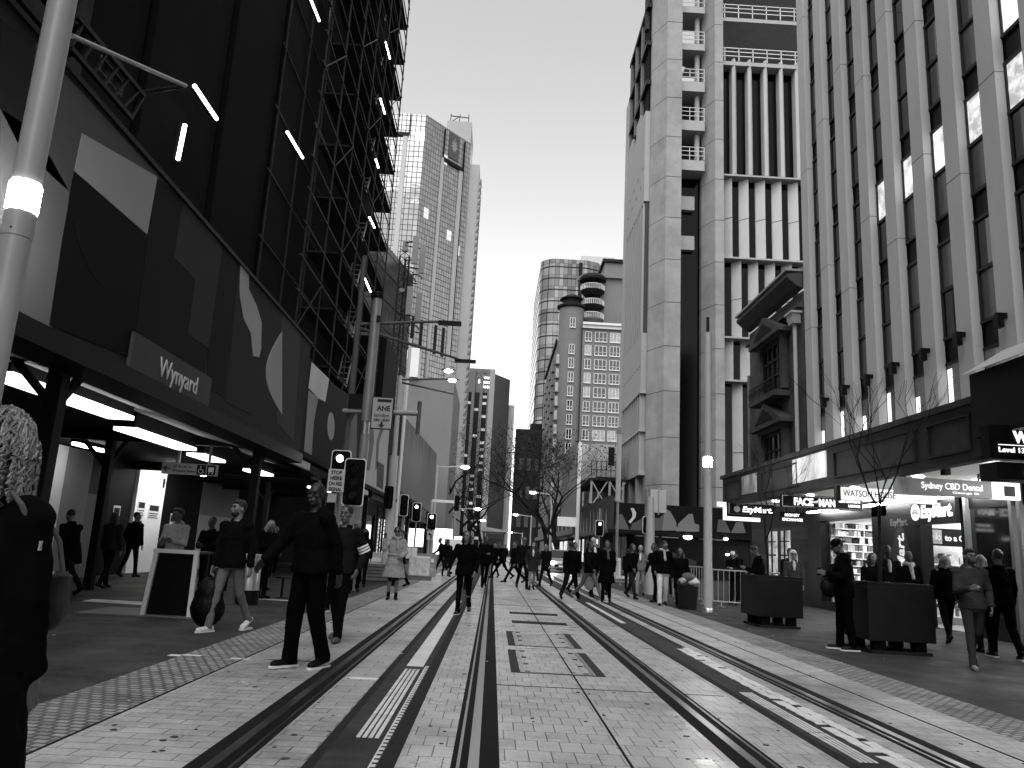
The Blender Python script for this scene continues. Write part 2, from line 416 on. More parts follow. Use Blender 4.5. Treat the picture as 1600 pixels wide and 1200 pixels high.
# gantry under it
g = thing('gantry', 'black steel gantry roof over the left footpath', 'gantry', (-7.5, 12, 0))
MB().box(-11, -4.95, -1, 40, 3.35, 3.5).build('roof_deck', M('deck_ply', .03, .8, .2, 2), g)
for x, y in ((-5.0, 1.2), (-5.0, 8.75), (-5.0, 16.4), (-5.2, 24), (-5.2, 32), (-8.6, 10), (-8.6, 17.5), (-8.6, 30)):
    b = MB().box(x-.085, x+.085, y-.085, y+.085, 0, 3.35)
    b.bar((x, y, 2.6), (x, y+.7, 3.3), .08).bar((x, y, 2.6), (x-.7, y, 3.3), .08)
    b.build('column', BLACK, g)
for y in (1.2, 8.75, 16.4, 24, 32): MB().box(-11, -4.96, y-.07, y+.07, 3.1, 3.35).build('cross_beam', BLACK, g)
for y0, y1 in ((5, 8.6), (8.9, 12.6), (12.7, 16.2), (17, 21), (25, 31)):
    MB().prism([(-4.98, y0, 3.1), (-5.35, y0, 3.1), (-6.2, y0, 3.28), (-4.98, y0, 3.28)], (0, y1-y0, 0)).build('white_soffit', M('white_soffit', .5, .6, .05, 1), g)
LAB = ['nearest', 'second nearest', 'third', 'fourth', 'fifth', 'farthest']
for i, (x, y0, y1) in enumerate(((-5.85, 8.95, 12.1), (-6.4, 13.4, 16.2), (-6.6, 17.2, 18.6), (-6.4, 20.5, 22), (-6.0, 26, 28), (-6.4, 34, 36))):
    l = thing('batten_light', LAB[i]+' lit batten light under the black gantry roof', 'ceiling light', (x, y0, 3.0), 'batten lights under the gantry')
    MB().box(x-.17, x+.17, y0, y1, 3.02, 3.3).build('housing', DARK, l)
    MB().box(x-.2, x+.2, y0+.02, y1-.02, 2.96, 3.02).build('diffuser', DIFF, l)

# wall behind the footpath
wl = thing('hoarding_wall', 'dark hoarding wall at the back of the covered footpath, painted in light and dark panels', 'wall', (-11.2, 20, 0))
def wp(y0, y1, z0, z1, v, th=.03, nm='panel'): return MB().box(-11.2, -11+th, y0, y1, z0, z1).build(nm, v if not isinstance(v, float) else paint(v), wl)
wp(-1, 18.5, 0, 3.35, .012, 0); wp(18.5, 18.9, .0, 3.3, .2); wp(18.9, 20.2, 0, 3.3, .6); wp(20.2, 21.5, 0, 3.3, .2); wp(21.5, 22.3, 2.2, 3.3, .05); wp(21.5, 22.3, 0, 2.2, .16)
wp(22.3, 24.2, 0, 3.35, .01, .01); wp(26.3, 29.8, 0, 3.35, .015, .01); wp(29.8, 34, 2.0, 3.2, .25); wp(29.8, 34, 0, 2.0, .5); wp(34, 42, 0, 3.35, .02, 0)
d = MB().box(-11.2, -10.9, 24.25, 26.25, .02, 3.3).build('white_door', M('white_door_paint', .8, .5, .03, 1), wl)
NP = M('notice_paper', .7, .6, .05, 3); NI = M('notice_ink', .03, .6, .1, 3)
def notice(y, z, w_, h_, par, X=-10.985):
    b = MB().box(X-.012, X, y, y+w_, z, z+h_).build('notice', NP, par)
    k = MB().box(X, X+.004, y+.04, y+w_-.04, z+h_*.55, z+h_*.9)
    for q in range(3): k.box(X, X+.004, y+.05, y+w_-.05-(q % 2)*.06, z+h_*(.1+.13*q), z+h_*(.16+.13*q))
    k.build('notice_print', NI, b)
for y, z, a, c in ((23.1, 1.35, .42, .62), (27.2, 1.3, .4, .62)): notice(y, z, a, c, wl)
for y, z, a, c in ((24.4, 1.7, .5, .5), (25.2, 1.65, .75, .5), (24.35, 1.05, .5, .6)): notice(y, z, a, c, wl, -10.88)
MB().box(-10.9, -10.85, 26.0, 26.05, 2.7, 3.0).build('door_closer', DARK, wl)
l = thing('wall_light', 'lit strip light above the bright white door', 'ceiling light', (-9.9, 25.2, 3.2), 'batten lights under the gantry')
MB().box(-9.95, -9.8, 23.8, 26.8, 3.26, 3.34).build('housing', DARK, l); MB().box(-9.94, -9.81, 23.85, 26.75, 3.2, 3.26).build('diffuser', M('bright_diffuser', .9, .5, .02, 1, emit=70), l)
l = thing('wall_light', 'lit strip light above the pale wall panel behind the curly haired woman', 'ceiling light', (-9.9, 19.4, 3.2), 'batten lights under the gantry')
MB().box(-10.1, -9.95, 18.6, 20.2, 3.26, 3.34).build('housing', DARK, l); MB().box(-10.09, -9.96, 18.65, 20.15, 3.2, 3.26).build('diffuser', M('panel_diffuser', .9, .5, .02, 1, emit=26), l)

# hanging direction sign
s = thing('direction_sign', 'grey hanging sign with an arrow and wheelchair symbol under the gantry', 'sign', (-6.6, 17, 2.5))
for x in (-6.86, -6.2): MB().box(x-.025, x+.025, 16.98, 17.02, 2.76, 3.35).build('hanger', M('pale_hanger', .4, .5, .05, 3), s)
MB().box(-7.18, -6.0, 16.96, 17.04, 2.52, 2.76).build('board', M('sign_pale', .34, .5, .05, 3), s)
text('Lift Access to', .085, (-6.95, 16.955, 2.665), (1, 0, 0), mat=NI, parent=s, width=.4); text('Wynyard Station', .085, (-6.95, 16.955, 2.57), (1, 0, 0), mat=NI, parent=s, width=.5)
a = MB(); y = 16.95; a.prism([(-7.15, y, 2.64), (-7.08, y, 2.70), (-7.06, y, 2.685), (-7.1, y, 2.65), (-6.99, y, 2.65), (-6.99, y, 2.63), (-7.1, y, 2.63), (-7.06, y, 2.595), (-7.08, y, 2.58)], (0, .008, 0)); a.build('arrow', NI, s)
for x in (-6.43, -6.22): 
    i_ = MB().box(x, x+.19, 16.95, 16.96, 2.535, 2.745).build('symbol_panel', BLACK, s)
    k = MB()
    if x < -6.3: k.tube([(x+.08, 16.945, 2.72), (x+.08, 16.945, 2.64), (x+.13, 16.945, 2.64), (x+.15, 16.945, 2.57)], .009, 6); k.tube([(x+.085+.045*math.cos(t), 16.945, 2.61+.045*math.sin(t)) for t in [R(120)+R(24)*q for q in range(10)]], .007, 6)
    else: k.box(x+.04, x+.15, 16.94, 16.95, 2.6, 2.7).box(x+.05, x+.07, 16.94, 16.95, 2.56, 2.59).box(x+.12, x+.14, 16.94, 16.95, 2.56, 2.59)
    k.build('symbol', NP, i_)

# second hoarding
h2 = thing('hoarding', 'pale swirl patterned hoarding further along the left footpath behind the signal poles', 'hoarding', (-5.35, 28, 3.3))
MB().prism([(-5.5, 17.95, 3.4), (-5.5, 40, 3.3), (-5.5, 40, 7.1), (-5.5, 29, 6.4), (-5.5, 24, 6.05), (-5.5, 17.95, 6.1)], (.3, 0, 0)).build('panel', paint(.03), h2)
MB().box(-5.55, -5.1, 17.95, 40, 3.1, 3.3).build('bottom_beam', BLACK, h2)
X = -5.2
shape('painted_shape', [(487, 566), (514, 592), (508, 628), (497, 622), (482, 606)], X, paint(.6), h2)
shape('painted_shape', [(482, 610), (497, 622), (490, 660), (486, 720), (474, 718)], X, paint(.3), h2)
e = [(517+5.5*math.cos(t), 666+22*math.sin(t)) for t in [math.pi*2*i/18 for i in range(18)]]
shape('painted_shape', e, X, paint(.33), h2)
shape('painted_shape', [(558, 640), (556, 752), (530, 744), (535, 700), (545, 668)], X, paint(.15), h2)
shape('painted_shape', [(572, 645), (602, 652), (609, 661), (606, 700), (601, 782), (570, 768)], X, paint(.42), h2)
shape('painted_shape', [(580, 655), (583, 665), (584, 690), (577, 735), (572, 735), (576, 700), (577, 670)], X, paint(.16), h2, .012)
shape('painted_shape', [(594, 652), (601, 653), (600, 668), (592, 690), (590, 730), (586, 735), (588, 690), (593, 672)], X, paint(.16), h2, .012)
shape('painted_shape', [(589, 720), (600, 727), (598, 765), (588, 760)], X, paint(.1), h2, .012)

# tall brush painted hoarding beyond it
BR = bpy.data.materials.new('brush_painted_ply'); BR.use_nodes = True
t_ = BR.node_tree; b_ = t_.nodes['Principled BSDF']; b_.inputs['Roughness'].default_value = .6
tc = t_.nodes.new('ShaderNodeTexCoord'); mp = t_.nodes.new('ShaderNodeMapping'); mp.inputs['Scale'].default_value = (1, 1.6, .12)
n_ = t_.nodes.new('ShaderNodeTexNoise'); n_.inputs['Scale'].default_value = 1.2; n_.inputs['Detail'].default_value = 8
sx = t_.nodes.new('ShaderNodeSeparateXYZ'); t_.links.new(tc.outputs['Object'], sx.inputs[0]); t_.links.new(tc.outputs['Object'], mp.inputs[0]); t_.links.new(mp.outputs[0], n_.inputs[0])
ma = t_.nodes.new('ShaderNodeMath'); ma.operation = 'MULTIPLY_ADD'; ma.inputs[1].default_value = -.09; ma.inputs[2].default_value = .42; t_.links.new(sx.outputs[2], ma.inputs[0])
ad = t_.nodes.new('ShaderNodeMath'); ad.operation = 'ADD'; t_.links.new(n_.outputs[0], ad.inputs[0]); t_.links.new(ma.outputs[0], ad.inputs[1])
mr = t_.nodes.new('ShaderNodeMapRange'); mr.inputs[1].default_value = .4; mr.inputs[2].default_value = .62; mr.inputs[3].default_value = .006; mr.inputs[4].default_value = .12; t_.links.new(ad.outputs[0], mr.inputs[0]); t_.links.new(mr.outputs[0], b_.inputs[0])
h3 = thing('hoarding', 'tall dark hoarding with grey brush strokes beyond the traffic lights', 'hoarding', (-5.9, 46, 4.5))
MB().box(-6.6, -5.6, 43, 46, 4.2, 8.6).build('end_panel', paint(.012), h3)
MB().prism([(-6.0, 46, 4.4), (-6.0, 72, 4.2), (-6.0, 72, 9.6), (-6.0, 46, 8.7)], (.4, 0, 0)).build('painted_panel', BR, h3)
for y in (46, 54, 62, 70): MB().box(-6.0, -5.75, y-.1, y+.1, 0, 4.4).build('post', BLACK, h3)

# dark shop row behind it
b = thing('shop_building', 'low dark shop building with lit windows behind the brush painted hoarding', 'building', (-12, 75, 0))
MB().box(-24, -7.6, 44, 110, 0, 8).build('wall', M('dark_masonry', .03, .8, .3, 1), b)
rr = random.Random(5)
for k in range(9):
    y = 46+k*6.6; wn = MB().box(-7.62, -7.5, y, y+3.6, .5, 2.9).build('shop_window', M('shop_glow', .5, .5, .4, .8, emit=rr.choice((.5, .9))) if k % 2 else GLASS, b)
    MB().box(-7.5, -7.4, y-.1, y, .3, 3).box(-7.5, -7.4, y+3.6, y+3.7, .3, 3).build('frame', BLACK, wn)
MB().box(-7.6, -5.9, 60, 110, 3.2, 3.6).build('awning', DARK, b)

# scaffolded building
NET = M('black_scaffold_netting', .008, .9, .5, .35, stretch=(1, 1, .2), bump=.6, bscale=2.2, spec=.1)
b = thing('scaffolded_building', 'tall building wrapped in black netting on the left of the street', 'building', (-12, 16, 0))
MB().box(-30, -7.4, -45, 36, 3.6, 29).build('netted_wall', NET, b)
for k in range(6):
    y0 = 11.5+k*1.9; MB().prism([(-7.4, y0, 5.9), (-7.4, y0+1.8, 5.9), (-7.4, y0+1.8, 28.9), (-7.4, y0, 28.9)], (.28+.12*(k % 2), 0, 0)).build('netting_sheet', NET, b)
FL = M('bare_slab', .05, .8, .3, 2)
for k in range(14): MB().box(-7.4, -7.15, 8.0, 11.2, 7.6+k*.5, 7.6+k*.5+.3).build('louvre', FL, b)
for k in range(5): MB().box(-7.4, -7.05, 11.25, 11.45, 6+k*3.2, 8.6+k*3.2).build('bracket', FL, b)
s = thing('scaffolding', 'tube scaffolding with decks and ladders up the left building', 'scaffolding', (-6.4, 28, 5.8))
TB = M('scaffold_tube', .045, .5, .4, 6, metal=.5)
ys = [20.8+2.35*k for k in range(7)]
ytop = 29.5
for x in (-5.75, -6.95):
    for y in ys: MB().tube([(x, y, 5.7 if x < -6 or y > 24 else 5.9), (x, y, ytop)], .034, 6).build('standard', TB, s)
zs = [7.0+2.0*k for k in range(12)]
for k, z in enumerate(zs):
    for x, dz in ((-5.75, 0), (-5.75, 1.0), (-6.95, .5)):
        MB().tube([(x, ys[0]-.3, z+dz), (x, ys[-1]+.3, z+dz)], .028, 6).build('ledger', TB, s)
    if k % 1 == 0: MB().box(-6.9, -5.8, ys[2]-.2, ys[-1]+.4, z-.12, z-.05).build('deck', M('scaffold_plank', .035, .9, .4, 3, stretch=(1, .2, 1)), s)
for k in range(0, 11):
    for q in range((k*3) % 4, 6, 4):
        y = ys[q]; MB().tube([(-5.72, y, zs[k]), (-5.72, y+2.35*(1), zs[k]+2)], .02, 6).build('brace', TB, s)
LADM = M('aluminium_ladder', .5, .4, .1, 5)
for k in range(0, 11):
    y = ys[4]+.3+.25*(k % 2); z = zs[k]; l_ = MB()
    for dx in (-.2, .2): l_.bar((-6.4+dx, y, z), (-6.4+dx, y+1.1, z+2.0), .05)
    for q in range(7): l_.bar((-6.6, y+.08+q*.15, z+.15+q*.27), (-6.2, y+.08+q*.15, z+.15+q*.27), .03)
    l_.build('ladder', LADM, s)
for k in range(12):
    y = ys[5]-.2; MB().box(-6.85, -6.8, y, y+1.5, zs[k]+.1, zs[k]+1.0+.3*(k % 2)).build('kick_board', M('site_board', .12, .8, .3, 2), s)
# tube lights fixed in the scaffold
TL = [((300, 135), (335, 187), -6.6, 'bright tube light in the open bay above the left end of the hoarding'), ((285, 196), (274, 250), -6.4, 'tube light standing upright above the hoarding edge'), ((481, -4), (496, 33), -6.55, 'tube light at the very top of the black netting'),
      ((446, 207), (470, 247), -6.55, 'slanting tube light halfway up the black netting'), ((600, 67), (607, 92), -5.8, 'highest tube light at the street corner of the scaffolding'), ((592, 155), (599, 178), -5.8, 'second highest tube light at the corner of the scaffolding'),
      ((585, 250), (589, 262), -5.8, 'third highest tube light at the corner of the scaffolding'), ((575, 340), (583, 356), -5.8, 'fourth highest tube light at the corner of the scaffolding'), ((568, 436), (577, 456), -5.8, 'lowest tube light at the corner of the scaffolding')]
for p, q, X, lab in TL:
    a = ax(*p, X); c = ax(*q, X); t = thing('tube_light', lab, 'tube light', a, 'tube lights on the scaffold')
    MB().bar(a, c, .09, .06).build('batten', DARK, t)
    o = Vector((.06, -.03, 0)); MB().tube([a+o, c+o], .04, 8).build('tube', M('bare_tube', .9, .4, .01, 1, emit=14), t)
# handrail, truss and exit frame over the hoarding
t = thing('truss', 'dark steel lattice truss above the left end of the hoarding', 'truss', (-6.2, 8, 5.9))
k = MB()
A = [ax(110, 75, -6.2), ax(205, 185, -6.2), ax(120, 25, -6.2), ax(225, 150, -6.2)]
k.bar(A[0], A[1], .07).build('bottom_chord', DARK, t); MB().bar(A[2], A[3], .07).build('top_chord', DARK, t)
for q in range(7):
    u = q/6; p1 = A[0].lerp(A[1], u); p2 = A[2].lerp(A[3], min(1, u+.08)); MB().bar(p1, p2, .04).build('web_member', DARK, t)
t = thing('handrail', 'pale slanting handrail tube above the hoarding', 'handrail', ax(110, 55, -5.6)); MB().tube([ax(112, 56, -5.6), ax(290, 134, -5.6)], .035, 8).build('rail', M('pale_tube', .3, .4, .1, 4), t); MB().tube([ax(290, 134, -5.6), ax(290, 134, -5.6)+Vector((-.8, 0, -.2))], .035, 8).build('bracket', TB, t)
t = thing('exit_sign', 'small dark framed exit sign hanging in the scaffold', 'sign', ax(172, 132, -6.3))
p = ax(154, 107, -6.3); q = ax(192, 131, -6.3); k = MB().box(-6.32, -6.3, p.y, q.y, q.z, p.z).build('panel', BLACK, t)
f = MB(); 
for a, b_2, c, d in ((p.y, q.y, p.z-.02, p.z), (p.y, q.y, q.z, q.z+.02), (p.y, p.y+.02, q.z, p.z), (q.y-.02, q.y, q.z, p.z)): f.box(-6.3, -6.28, a, b_2, c, d)
f.build('frame', M('dull_frame', .12, .5, .1, 3), t); text('EXIT', .2, (-6.29, p.y+.3, q.z+.12), (0, 1, 0), mat=M('dull_letter', .06, .5, .1, 3), parent=t, width=(q.y-p.y)*.5)
# black plant box at the far end of the hoardings
MB().box(-8, -5.6, 36.3, 41, 3.4, 11).build('plant_room', M('black_cladding', .01, .7, .3, 1), None)
tag(bpy.data.objects['plant_room'], 'black clad plant room behind the pale swirl hoarding', 'plant room')

# ------------------------------------------------------------ far left: podium, reflection block, glass tower, hotel tower
b = thing('concrete_podium', 'plain blank grey concrete block below the glass tower', 'building', (-9, 82, 0))
MB().box(-13.6, -4.6, 75, 88, 0, 17.3).build('wall', M('blank_render', .16, .8, .05, .3), b)
MB().box(-14, -11.1, 75.5, 84, 17.3, 19.9).build('roof_box', M('blank_render', .22), b); MB().box(-9.2, -8.2, 74.5, 76, 17.3, 20.2).build('white_plant_box', WHITEP, b)
def grid_glass(name, cw, ch, line, v, metal=.85, rough=.06, lcol=.03, var=.1, wob=0, light=0):
    """curtain wall: a pane grid in the plane of the wall (object x+y across, z up)"""
    m = bpy.data.materials.new(name); m.use_nodes = True; t = m.node_tree; N = t.nodes; L = t.links; b = N['Principled BSDF']
    tc = N.new('ShaderNodeTexCoord'); s = N.new('ShaderNodeSeparateXYZ'); L.new(tc.outputs['Object'], s.inputs[0])
    a = N.new('ShaderNodeMath'); a.operation = 'ADD'; L.new(s.outputs[0], a.inputs[0]); L.new(s.outputs[1], a.inputs[1])
    c = N.new('ShaderNodeCombineXYZ'); L.new(a.outputs[0], c.inputs[0]); L.new(s.outputs[2], c.inputs[1])
    br = N.new('ShaderNodeTexBrick'); br.offset = 0; L.new(c.outputs[0], br.inputs['Vector'])
    br.inputs['Scale'].default_value = 1; br.inputs['Brick Width'].default_value = cw; br.inputs['Row Height'].default_value = ch; br.inputs['Mortar Size'].default_value = line; br.inputs['Bias'].default_value = 0
    for k, q in (('Color1', v*(1-var)), ('Color2', v*(1+var)), ('Mortar', lcol)): br.inputs[k].default_value = (q, q, q, 1)
    L.new(br.outputs['Color'], b.inputs['Base Color']); b.inputs['Specular IOR Level'].default_value = .5 if metal else .15; b.inputs['Metallic'].default_value = metal
    mr = N.new('ShaderNodeMapRange'); L.new(br.outputs['Fac'], mr.inputs[0]); mr.inputs[3].default_value = rough; mr.inputs[4].default_value = .6; L.new(mr.outputs[0], b.inputs['Roughness'])
    if wob:
        n = N.new('ShaderNodeTexNoise'); n.inputs['Scale'].default_value = .35; n.inputs['Detail'].default_value = 3; L.new(tc.outputs['Object'], n.inputs[0])
        bu = N.new('ShaderNodeBump'); bu.inputs['Strength'].default_value = wob; bu.inputs['Distance'].default_value = .3; L.new(n.outputs[0], bu.inputs['Height']); L.new(bu.outputs[0], b.inputs['Normal'])
    if light:
        w_ = N.new('ShaderNodeTexWhiteNoise'); w_.noise_dimensions = '2D'; sn = N.new('ShaderNodeVectorMath'); sn.operation = 'SNAP'; sn.inputs[1].default_value = (cw*2, ch*2, 1); L.new(c.outputs[0], sn.inputs[0]); L.new(sn.outputs[0], w_.inputs[0])
        g = N.new('ShaderNodeMath'); g.operation = 'GREATER_THAN'; g.inputs[1].default_value = 1-light; L.new(w_.outputs[0], g.inputs[0])
        k = N.new('ShaderNodeMath'); k.operation = 'MULTIPLY'; k.inputs[1].default_value = .2; L.new(g.outputs[0], k.inputs[0])
        b.inputs['Emission Color'].default_value = (1, 1, 1, 1); L.new(k.outputs[0], b.inputs['Emission Strength'])
    return m
CW = grid_glass('curtain_wall_glass', .74, .86, .055, .3, .55, .05, .03, .14, .15, .012)
b = thing('glass_tower', 'tall mirror glass tower with a leaf emblem near its top', 'building', (-14, 116, 0))
P0 = [(-26, 110), (-13.9, 110), (-7.2, 118), (-7.2, 134), (-26, 134)]
MB().prism([(x, y, 0) for x, y in P0], (0, 0, 66.5)).build('curtain_wall', CW, b)
SLOT = M('pale_spandrel', .33, .45, .06, .5)
def onface(u, z): # u metres along camera face (0) then chamfer
    if u < 0: return Vector((-13.9+u, 110, z)), Vector((0, -1, 0)), Vector((1, 0, 0))
    d = Vector((6.7, 8, 0)).normalized(); return Vector((-13.9, 110, z))+d*u, Vector((8, -6.7, 0)).normalized(), d
def facebar(name, u0, u1, z0, z1, th, mat):
    p, n, d = onface((u0+u1)/2, z0); ps = [p+d*(-(u1-u0)/2), p+d*((u1-u0)/2)]
    return MB().prism([ps[0]-n*.2, ps[1]-n*.2, ps[1]-n*.2+Vector((0, 0, z1-z0)), ps[0]-n*.2+Vector((0, 0, z1-z0))], n*(th+.2)).build(name, mat, b)
facebar('mullion_strip', -3.3, -2.6, 0, 62.6, .25, SLOT); facebar('mullion_strip', 3.9, 4.3, 0, 61, .25, SLOT); facebar('mullion_strip', 8.0, 8.7, 0, 61, .25, SLOT)
facebar('shadow_gap', -6.2, -2.5, 62.6, 63.2, .3, BLACK); facebar('shadow_gap', 4.2, 8.9, 60.6, 61.2, .3, BLACK); facebar('shadow_gap', 8.75, 8.95, 30, 66, .22, BLACK); facebar('shadow_gap', 4.1, 4.25, 61, 66, .22, BLACK); facebar('shadow_gap', -2.5, -2.35, 63, 66.4, .22, BLACK)
pn = facebar('emblem_panel', 5.3, 7.6, 61.8, 66.2, .12, M('emblem_grey', .1, .5, .05, 1))
p, n, d = onface(6.45, 64.0); pts = []
for i in range(22):
    a = math.pi/2+2*math.pi*i/22; r_ = (1.15 if i % 2 == 0 else .55)*(1.15 if i in (0, 6, 16) else .9); pts.append(p+n*.12+d*(r_*.8*math.cos(a))+Vector((0, 0, r_*1.25*math.sin(a))))
MB().prism(pts, n*.06).build('leaf_emblem', M('emblem_pale', .2, .5, .05, 1), pn)
for k, u in enumerate((-1.6, .4, 2.2, 5.2, 6.9)): facebar('dark_opening', u, u+.5, 29.5-.7*max(u, 0)*0, 34, .1, BLACK)
MB().box(-7.2, -5.6, 118.4, 132, 0, 63).build('concrete_edge', M('edge_concrete', .27, .7, .05, .5), b)
sf = MB()
for k in range(44): sf.prism([(-5.6, 118.6, 8+k*1.2), (-5.15, 118.6, 9.0+k*1.2), (-5.6, 118.6, 9.1+k*1.2)], (0, 3, 0))
sf.build('sunshade_blades', M('edge_concrete', .4), b)
MB().box(-11.5, -7.4, 119, 127, 66.5, 71).build('roof_plant', M('edge_concrete', .4), b)
rt = MB()
for x in (-11, -9.5, -8): rt.bar((x, 119.5, 71), (x, 119.5, 72.6), .12)
rt.bar((-11, 119.5, 72.2), (-8, 119.5, 72), .12).bar((-11, 119.5, 71), (-9.5, 119.5, 72.2), .1); rt.build('roof_frame', BLACK, b)

b = thing('reflection_block', 'dark block added before the mirror tower to stand for a reflection in it', 'building', (-20, 92, 0))  # dark reflection in the glass tower, built as an added solid block
MB().prism([(-32, 86, 0), (-15.3, 86, 0), (-12.6, 100, 0), (-32, 104, 0)], (0, 0, 36.5)).build('wall', grid_glass('reflection_block_glass', 1.4, 1.7, .09, .02, 0, .12, .006, .4, 0, .04), b)
for k in range(9):
    z = 6+k*3.4; MB().prism([(-32, 85.9, z), (-15.25, 85.9, z), (-12.5, 100, z), (-32, 104.1, z)], (0, 0, .9)).build('floor_band', M('dim_spandrel', .03, .5, .6, 1.5), b)

b = thing('hotel_tower', 'ribbed concrete hotel tower at the end of the street with lettering at its top', 'building', (-6, 262, 0))
HC = M('hotel_concrete', .13, .8, .08, .2, stain=.15)
MB().prism([(-14, 250, 0), (-2.2, 250, 0), (2.9, 258, 0), (2.9, 280, 0), (-14, 280, 0)], (0, 0, 57.5)).build('wall', HC, b)
for x in (-11.6, -9.0, -6.4): MB().box(x-.45, x+.45, 249.2, 250.2, 0, 58.4).build('rib', M('hotel_rib', .12, .8, .08, .3), b)
MB().box(-3.9, -2.2, 249.4, 250, 0, 58.9).build('corner_rib', M('corner_rib', .22, .7, .06, .3), b); MB().box(-14, -2.2, 249.9, 251, 57.5, 59).build('parapet', HC, b); MB().prism([(-2.2, 250.6, 57.5), (2.9, 258.6, 57.5), (2.9, 262, 57.5), (-2, 262, 57.5)], (0, 0, -1)).build('parapet', HC, b)
rr = random.Random(2); LITW = M('lit_hotel_window', .3, .5, .3, 2, emit=.35)
n = 0
for i, x in enumerate((-12.9, -10.3, -7.7, -5.2)):
    MB().box(x-.75, x+.75, 249.85, 250.05, 2, 51).build('window_band', M('hotel_window_band', .012, .3, .3, 1), b)
    for k in range(22):
        if rr.random() < .42:
            z = 4+k*2.15; MB().box(x-.65, x+.65, 249.78, 249.9, z, z+.85).build('lit_window', LITW if rr.random() < .6 else M('blind_window', .4, .6, .2, 1), b)
for k, (tx, sz) in enumerate((('Four', 1.6), ('Seasons', 1.6), ('Hotel', 1.6))): text(tx, 1.7, (-5.0, 249.7, 55.6-k*1.55), (1, 0, 0), mat=M('lit_lettering', .9, .5, 0.01, 1, emit=1.2), parent=b, align='CENTER', bold=.04)
MB().box(3.0, 5.0, 264, 285, 0, 50).build('sky_gap_slab', WHITEP, b)  # white slab standing in for the bright gap of sky beside the hotel

# low dark blocks that close the street
b = thing('street_end_block', 'dark brick block at the far end of the right side of the street', 'building', (12, 200, 0)); MB().prism([(4.3, 196, 0), (24, 196, 0), (24, 230, 0), (5.0, 230, 0)], (0, 0, 31.5)).build('wall', M('far_brick', .035, .9, .4, .6), b); MB().box(8, 11, 197, 201, 31.5, 33.2).build('roof_hut', M('far_brick', .035), b)
for k in range(15): MB().box(5.6+1.9*(k % 5), 6.6+1.9*(k % 5), 195.85, 196.05, 7+7*(k//5), 10+7*(k//5)).build('window', M('dull_far_window', .1, .4, .3, 1), b)

# ------------------------------------------------------------ right side: ribbed office building with shops and awning
b = thing('office_building', 'office building with tall pale concrete ribs above the lit shops', 'building', (10.5, 18, 0))
FXR = 10.5
MB().box(10.77, 24, -45, 26.3, 4.0, 26.5).build('wall', M('dark_spandrel', .014, .35, .4, 1.2), b)
def yk(k): return 26.1-1.475*k
for k in range(14):
    p = MB().box(FXR, 10.73, yk(k)-.575, yk(k), 4.0, 26.5).build('pilaster', PILA, b)
    for z in (9.3+(k*1.7) % 3, 15.2+(k*1.1) % 2.5, 21.4): MB().box(FXR-.003, 10.72, yk(k)-.578, yk(k)+.003, z, z+.018).build('joint', M('concrete_joint', .12, .8, .2, 4), p)
LITP = M('lit_office_pane', .6, .3, .5, 1.6, emit=.95); DIMP = M('dim_office_pane', .08, .12, .5, .8, emit=.03); CURT = M('lit_curtain', .7, .6, .4, 1.2, emit=1.8, stretch=(1, 1, .3))
BLIND = M('office_blind', .06, .3, .6, .9, spec=.8, stretch=(1, 1, .6)); FRAME = M('window_frame', .05, .4, .2, 4)
lit = {(3, 3), (4, 3), (5, 3), (6, 3), (7, 3), (7, 4), (8, 3), (8, 4)}
rr = random.Random(21)
for k in range(13):
    y1, y0 = yk(k)-.575, yk(k+1)
    wn = MB().box(10.75, 10.775, y0, y1, 4.1, 6.25).build('window', DIMP, b)
    if k in (0, 1, 2, 3, 4, 5, 6, 8): MB().box(10.735, 10.75, y1-.2, y1-.03, 4.1, 5.7+.4*(k % 2)).build('curtain', CURT, wn)
    MB().box(10.71, 10.755, y0, y0+.04, 4.1, 6.25).box(10.71, 10.755, y0+.04, y1, 6.2, 6.26).build('frame', FRAME, wn)
    for r_ in range(7):
        z = 6.9+1.62*0+3.1*r_
        for half in (0, 1):
            za = z+1.2*half; fl = 2*r_+half
            mt = LITP if (k, fl) in lit else rr.choice((GLASS, GLASS, GLASS, BLIND, BLIND))
            if half == 0: wn = MB().box(10.75, 10.775, y0, y1, za, za+1.14).build('window', mt, b)
            else: MB().box(10.75, 10.775, y0, y1, za, za+1.14).build('upper_pane', mt, wn)
        MB().box(10.70, 10.755, y0, y1, z+1.13, z+1.21).box(10.70, 10.755, y0, y1, z-.08, z).box(10.70, 10.755, y0, y1, z+2.34, z+2.42).box(10.71, 10.755, y1-.05, y1, z, z+2.34).build('frame', FRAME, wn)
for k, z in ((2, 6.5), (3, 6.5), (4, 6.5), (5, 6.5), (6, 6.5), (7, 6.5), (1, 6.4)):
    y = yk(k)-.29; MB().box(10.28, 10.5, y-.05, y+.05, z+.1, z+.2).box(10.26, 10.4, y-.08, y+.08, z-.12, z+.12).build('spotlight', BLACK, b)
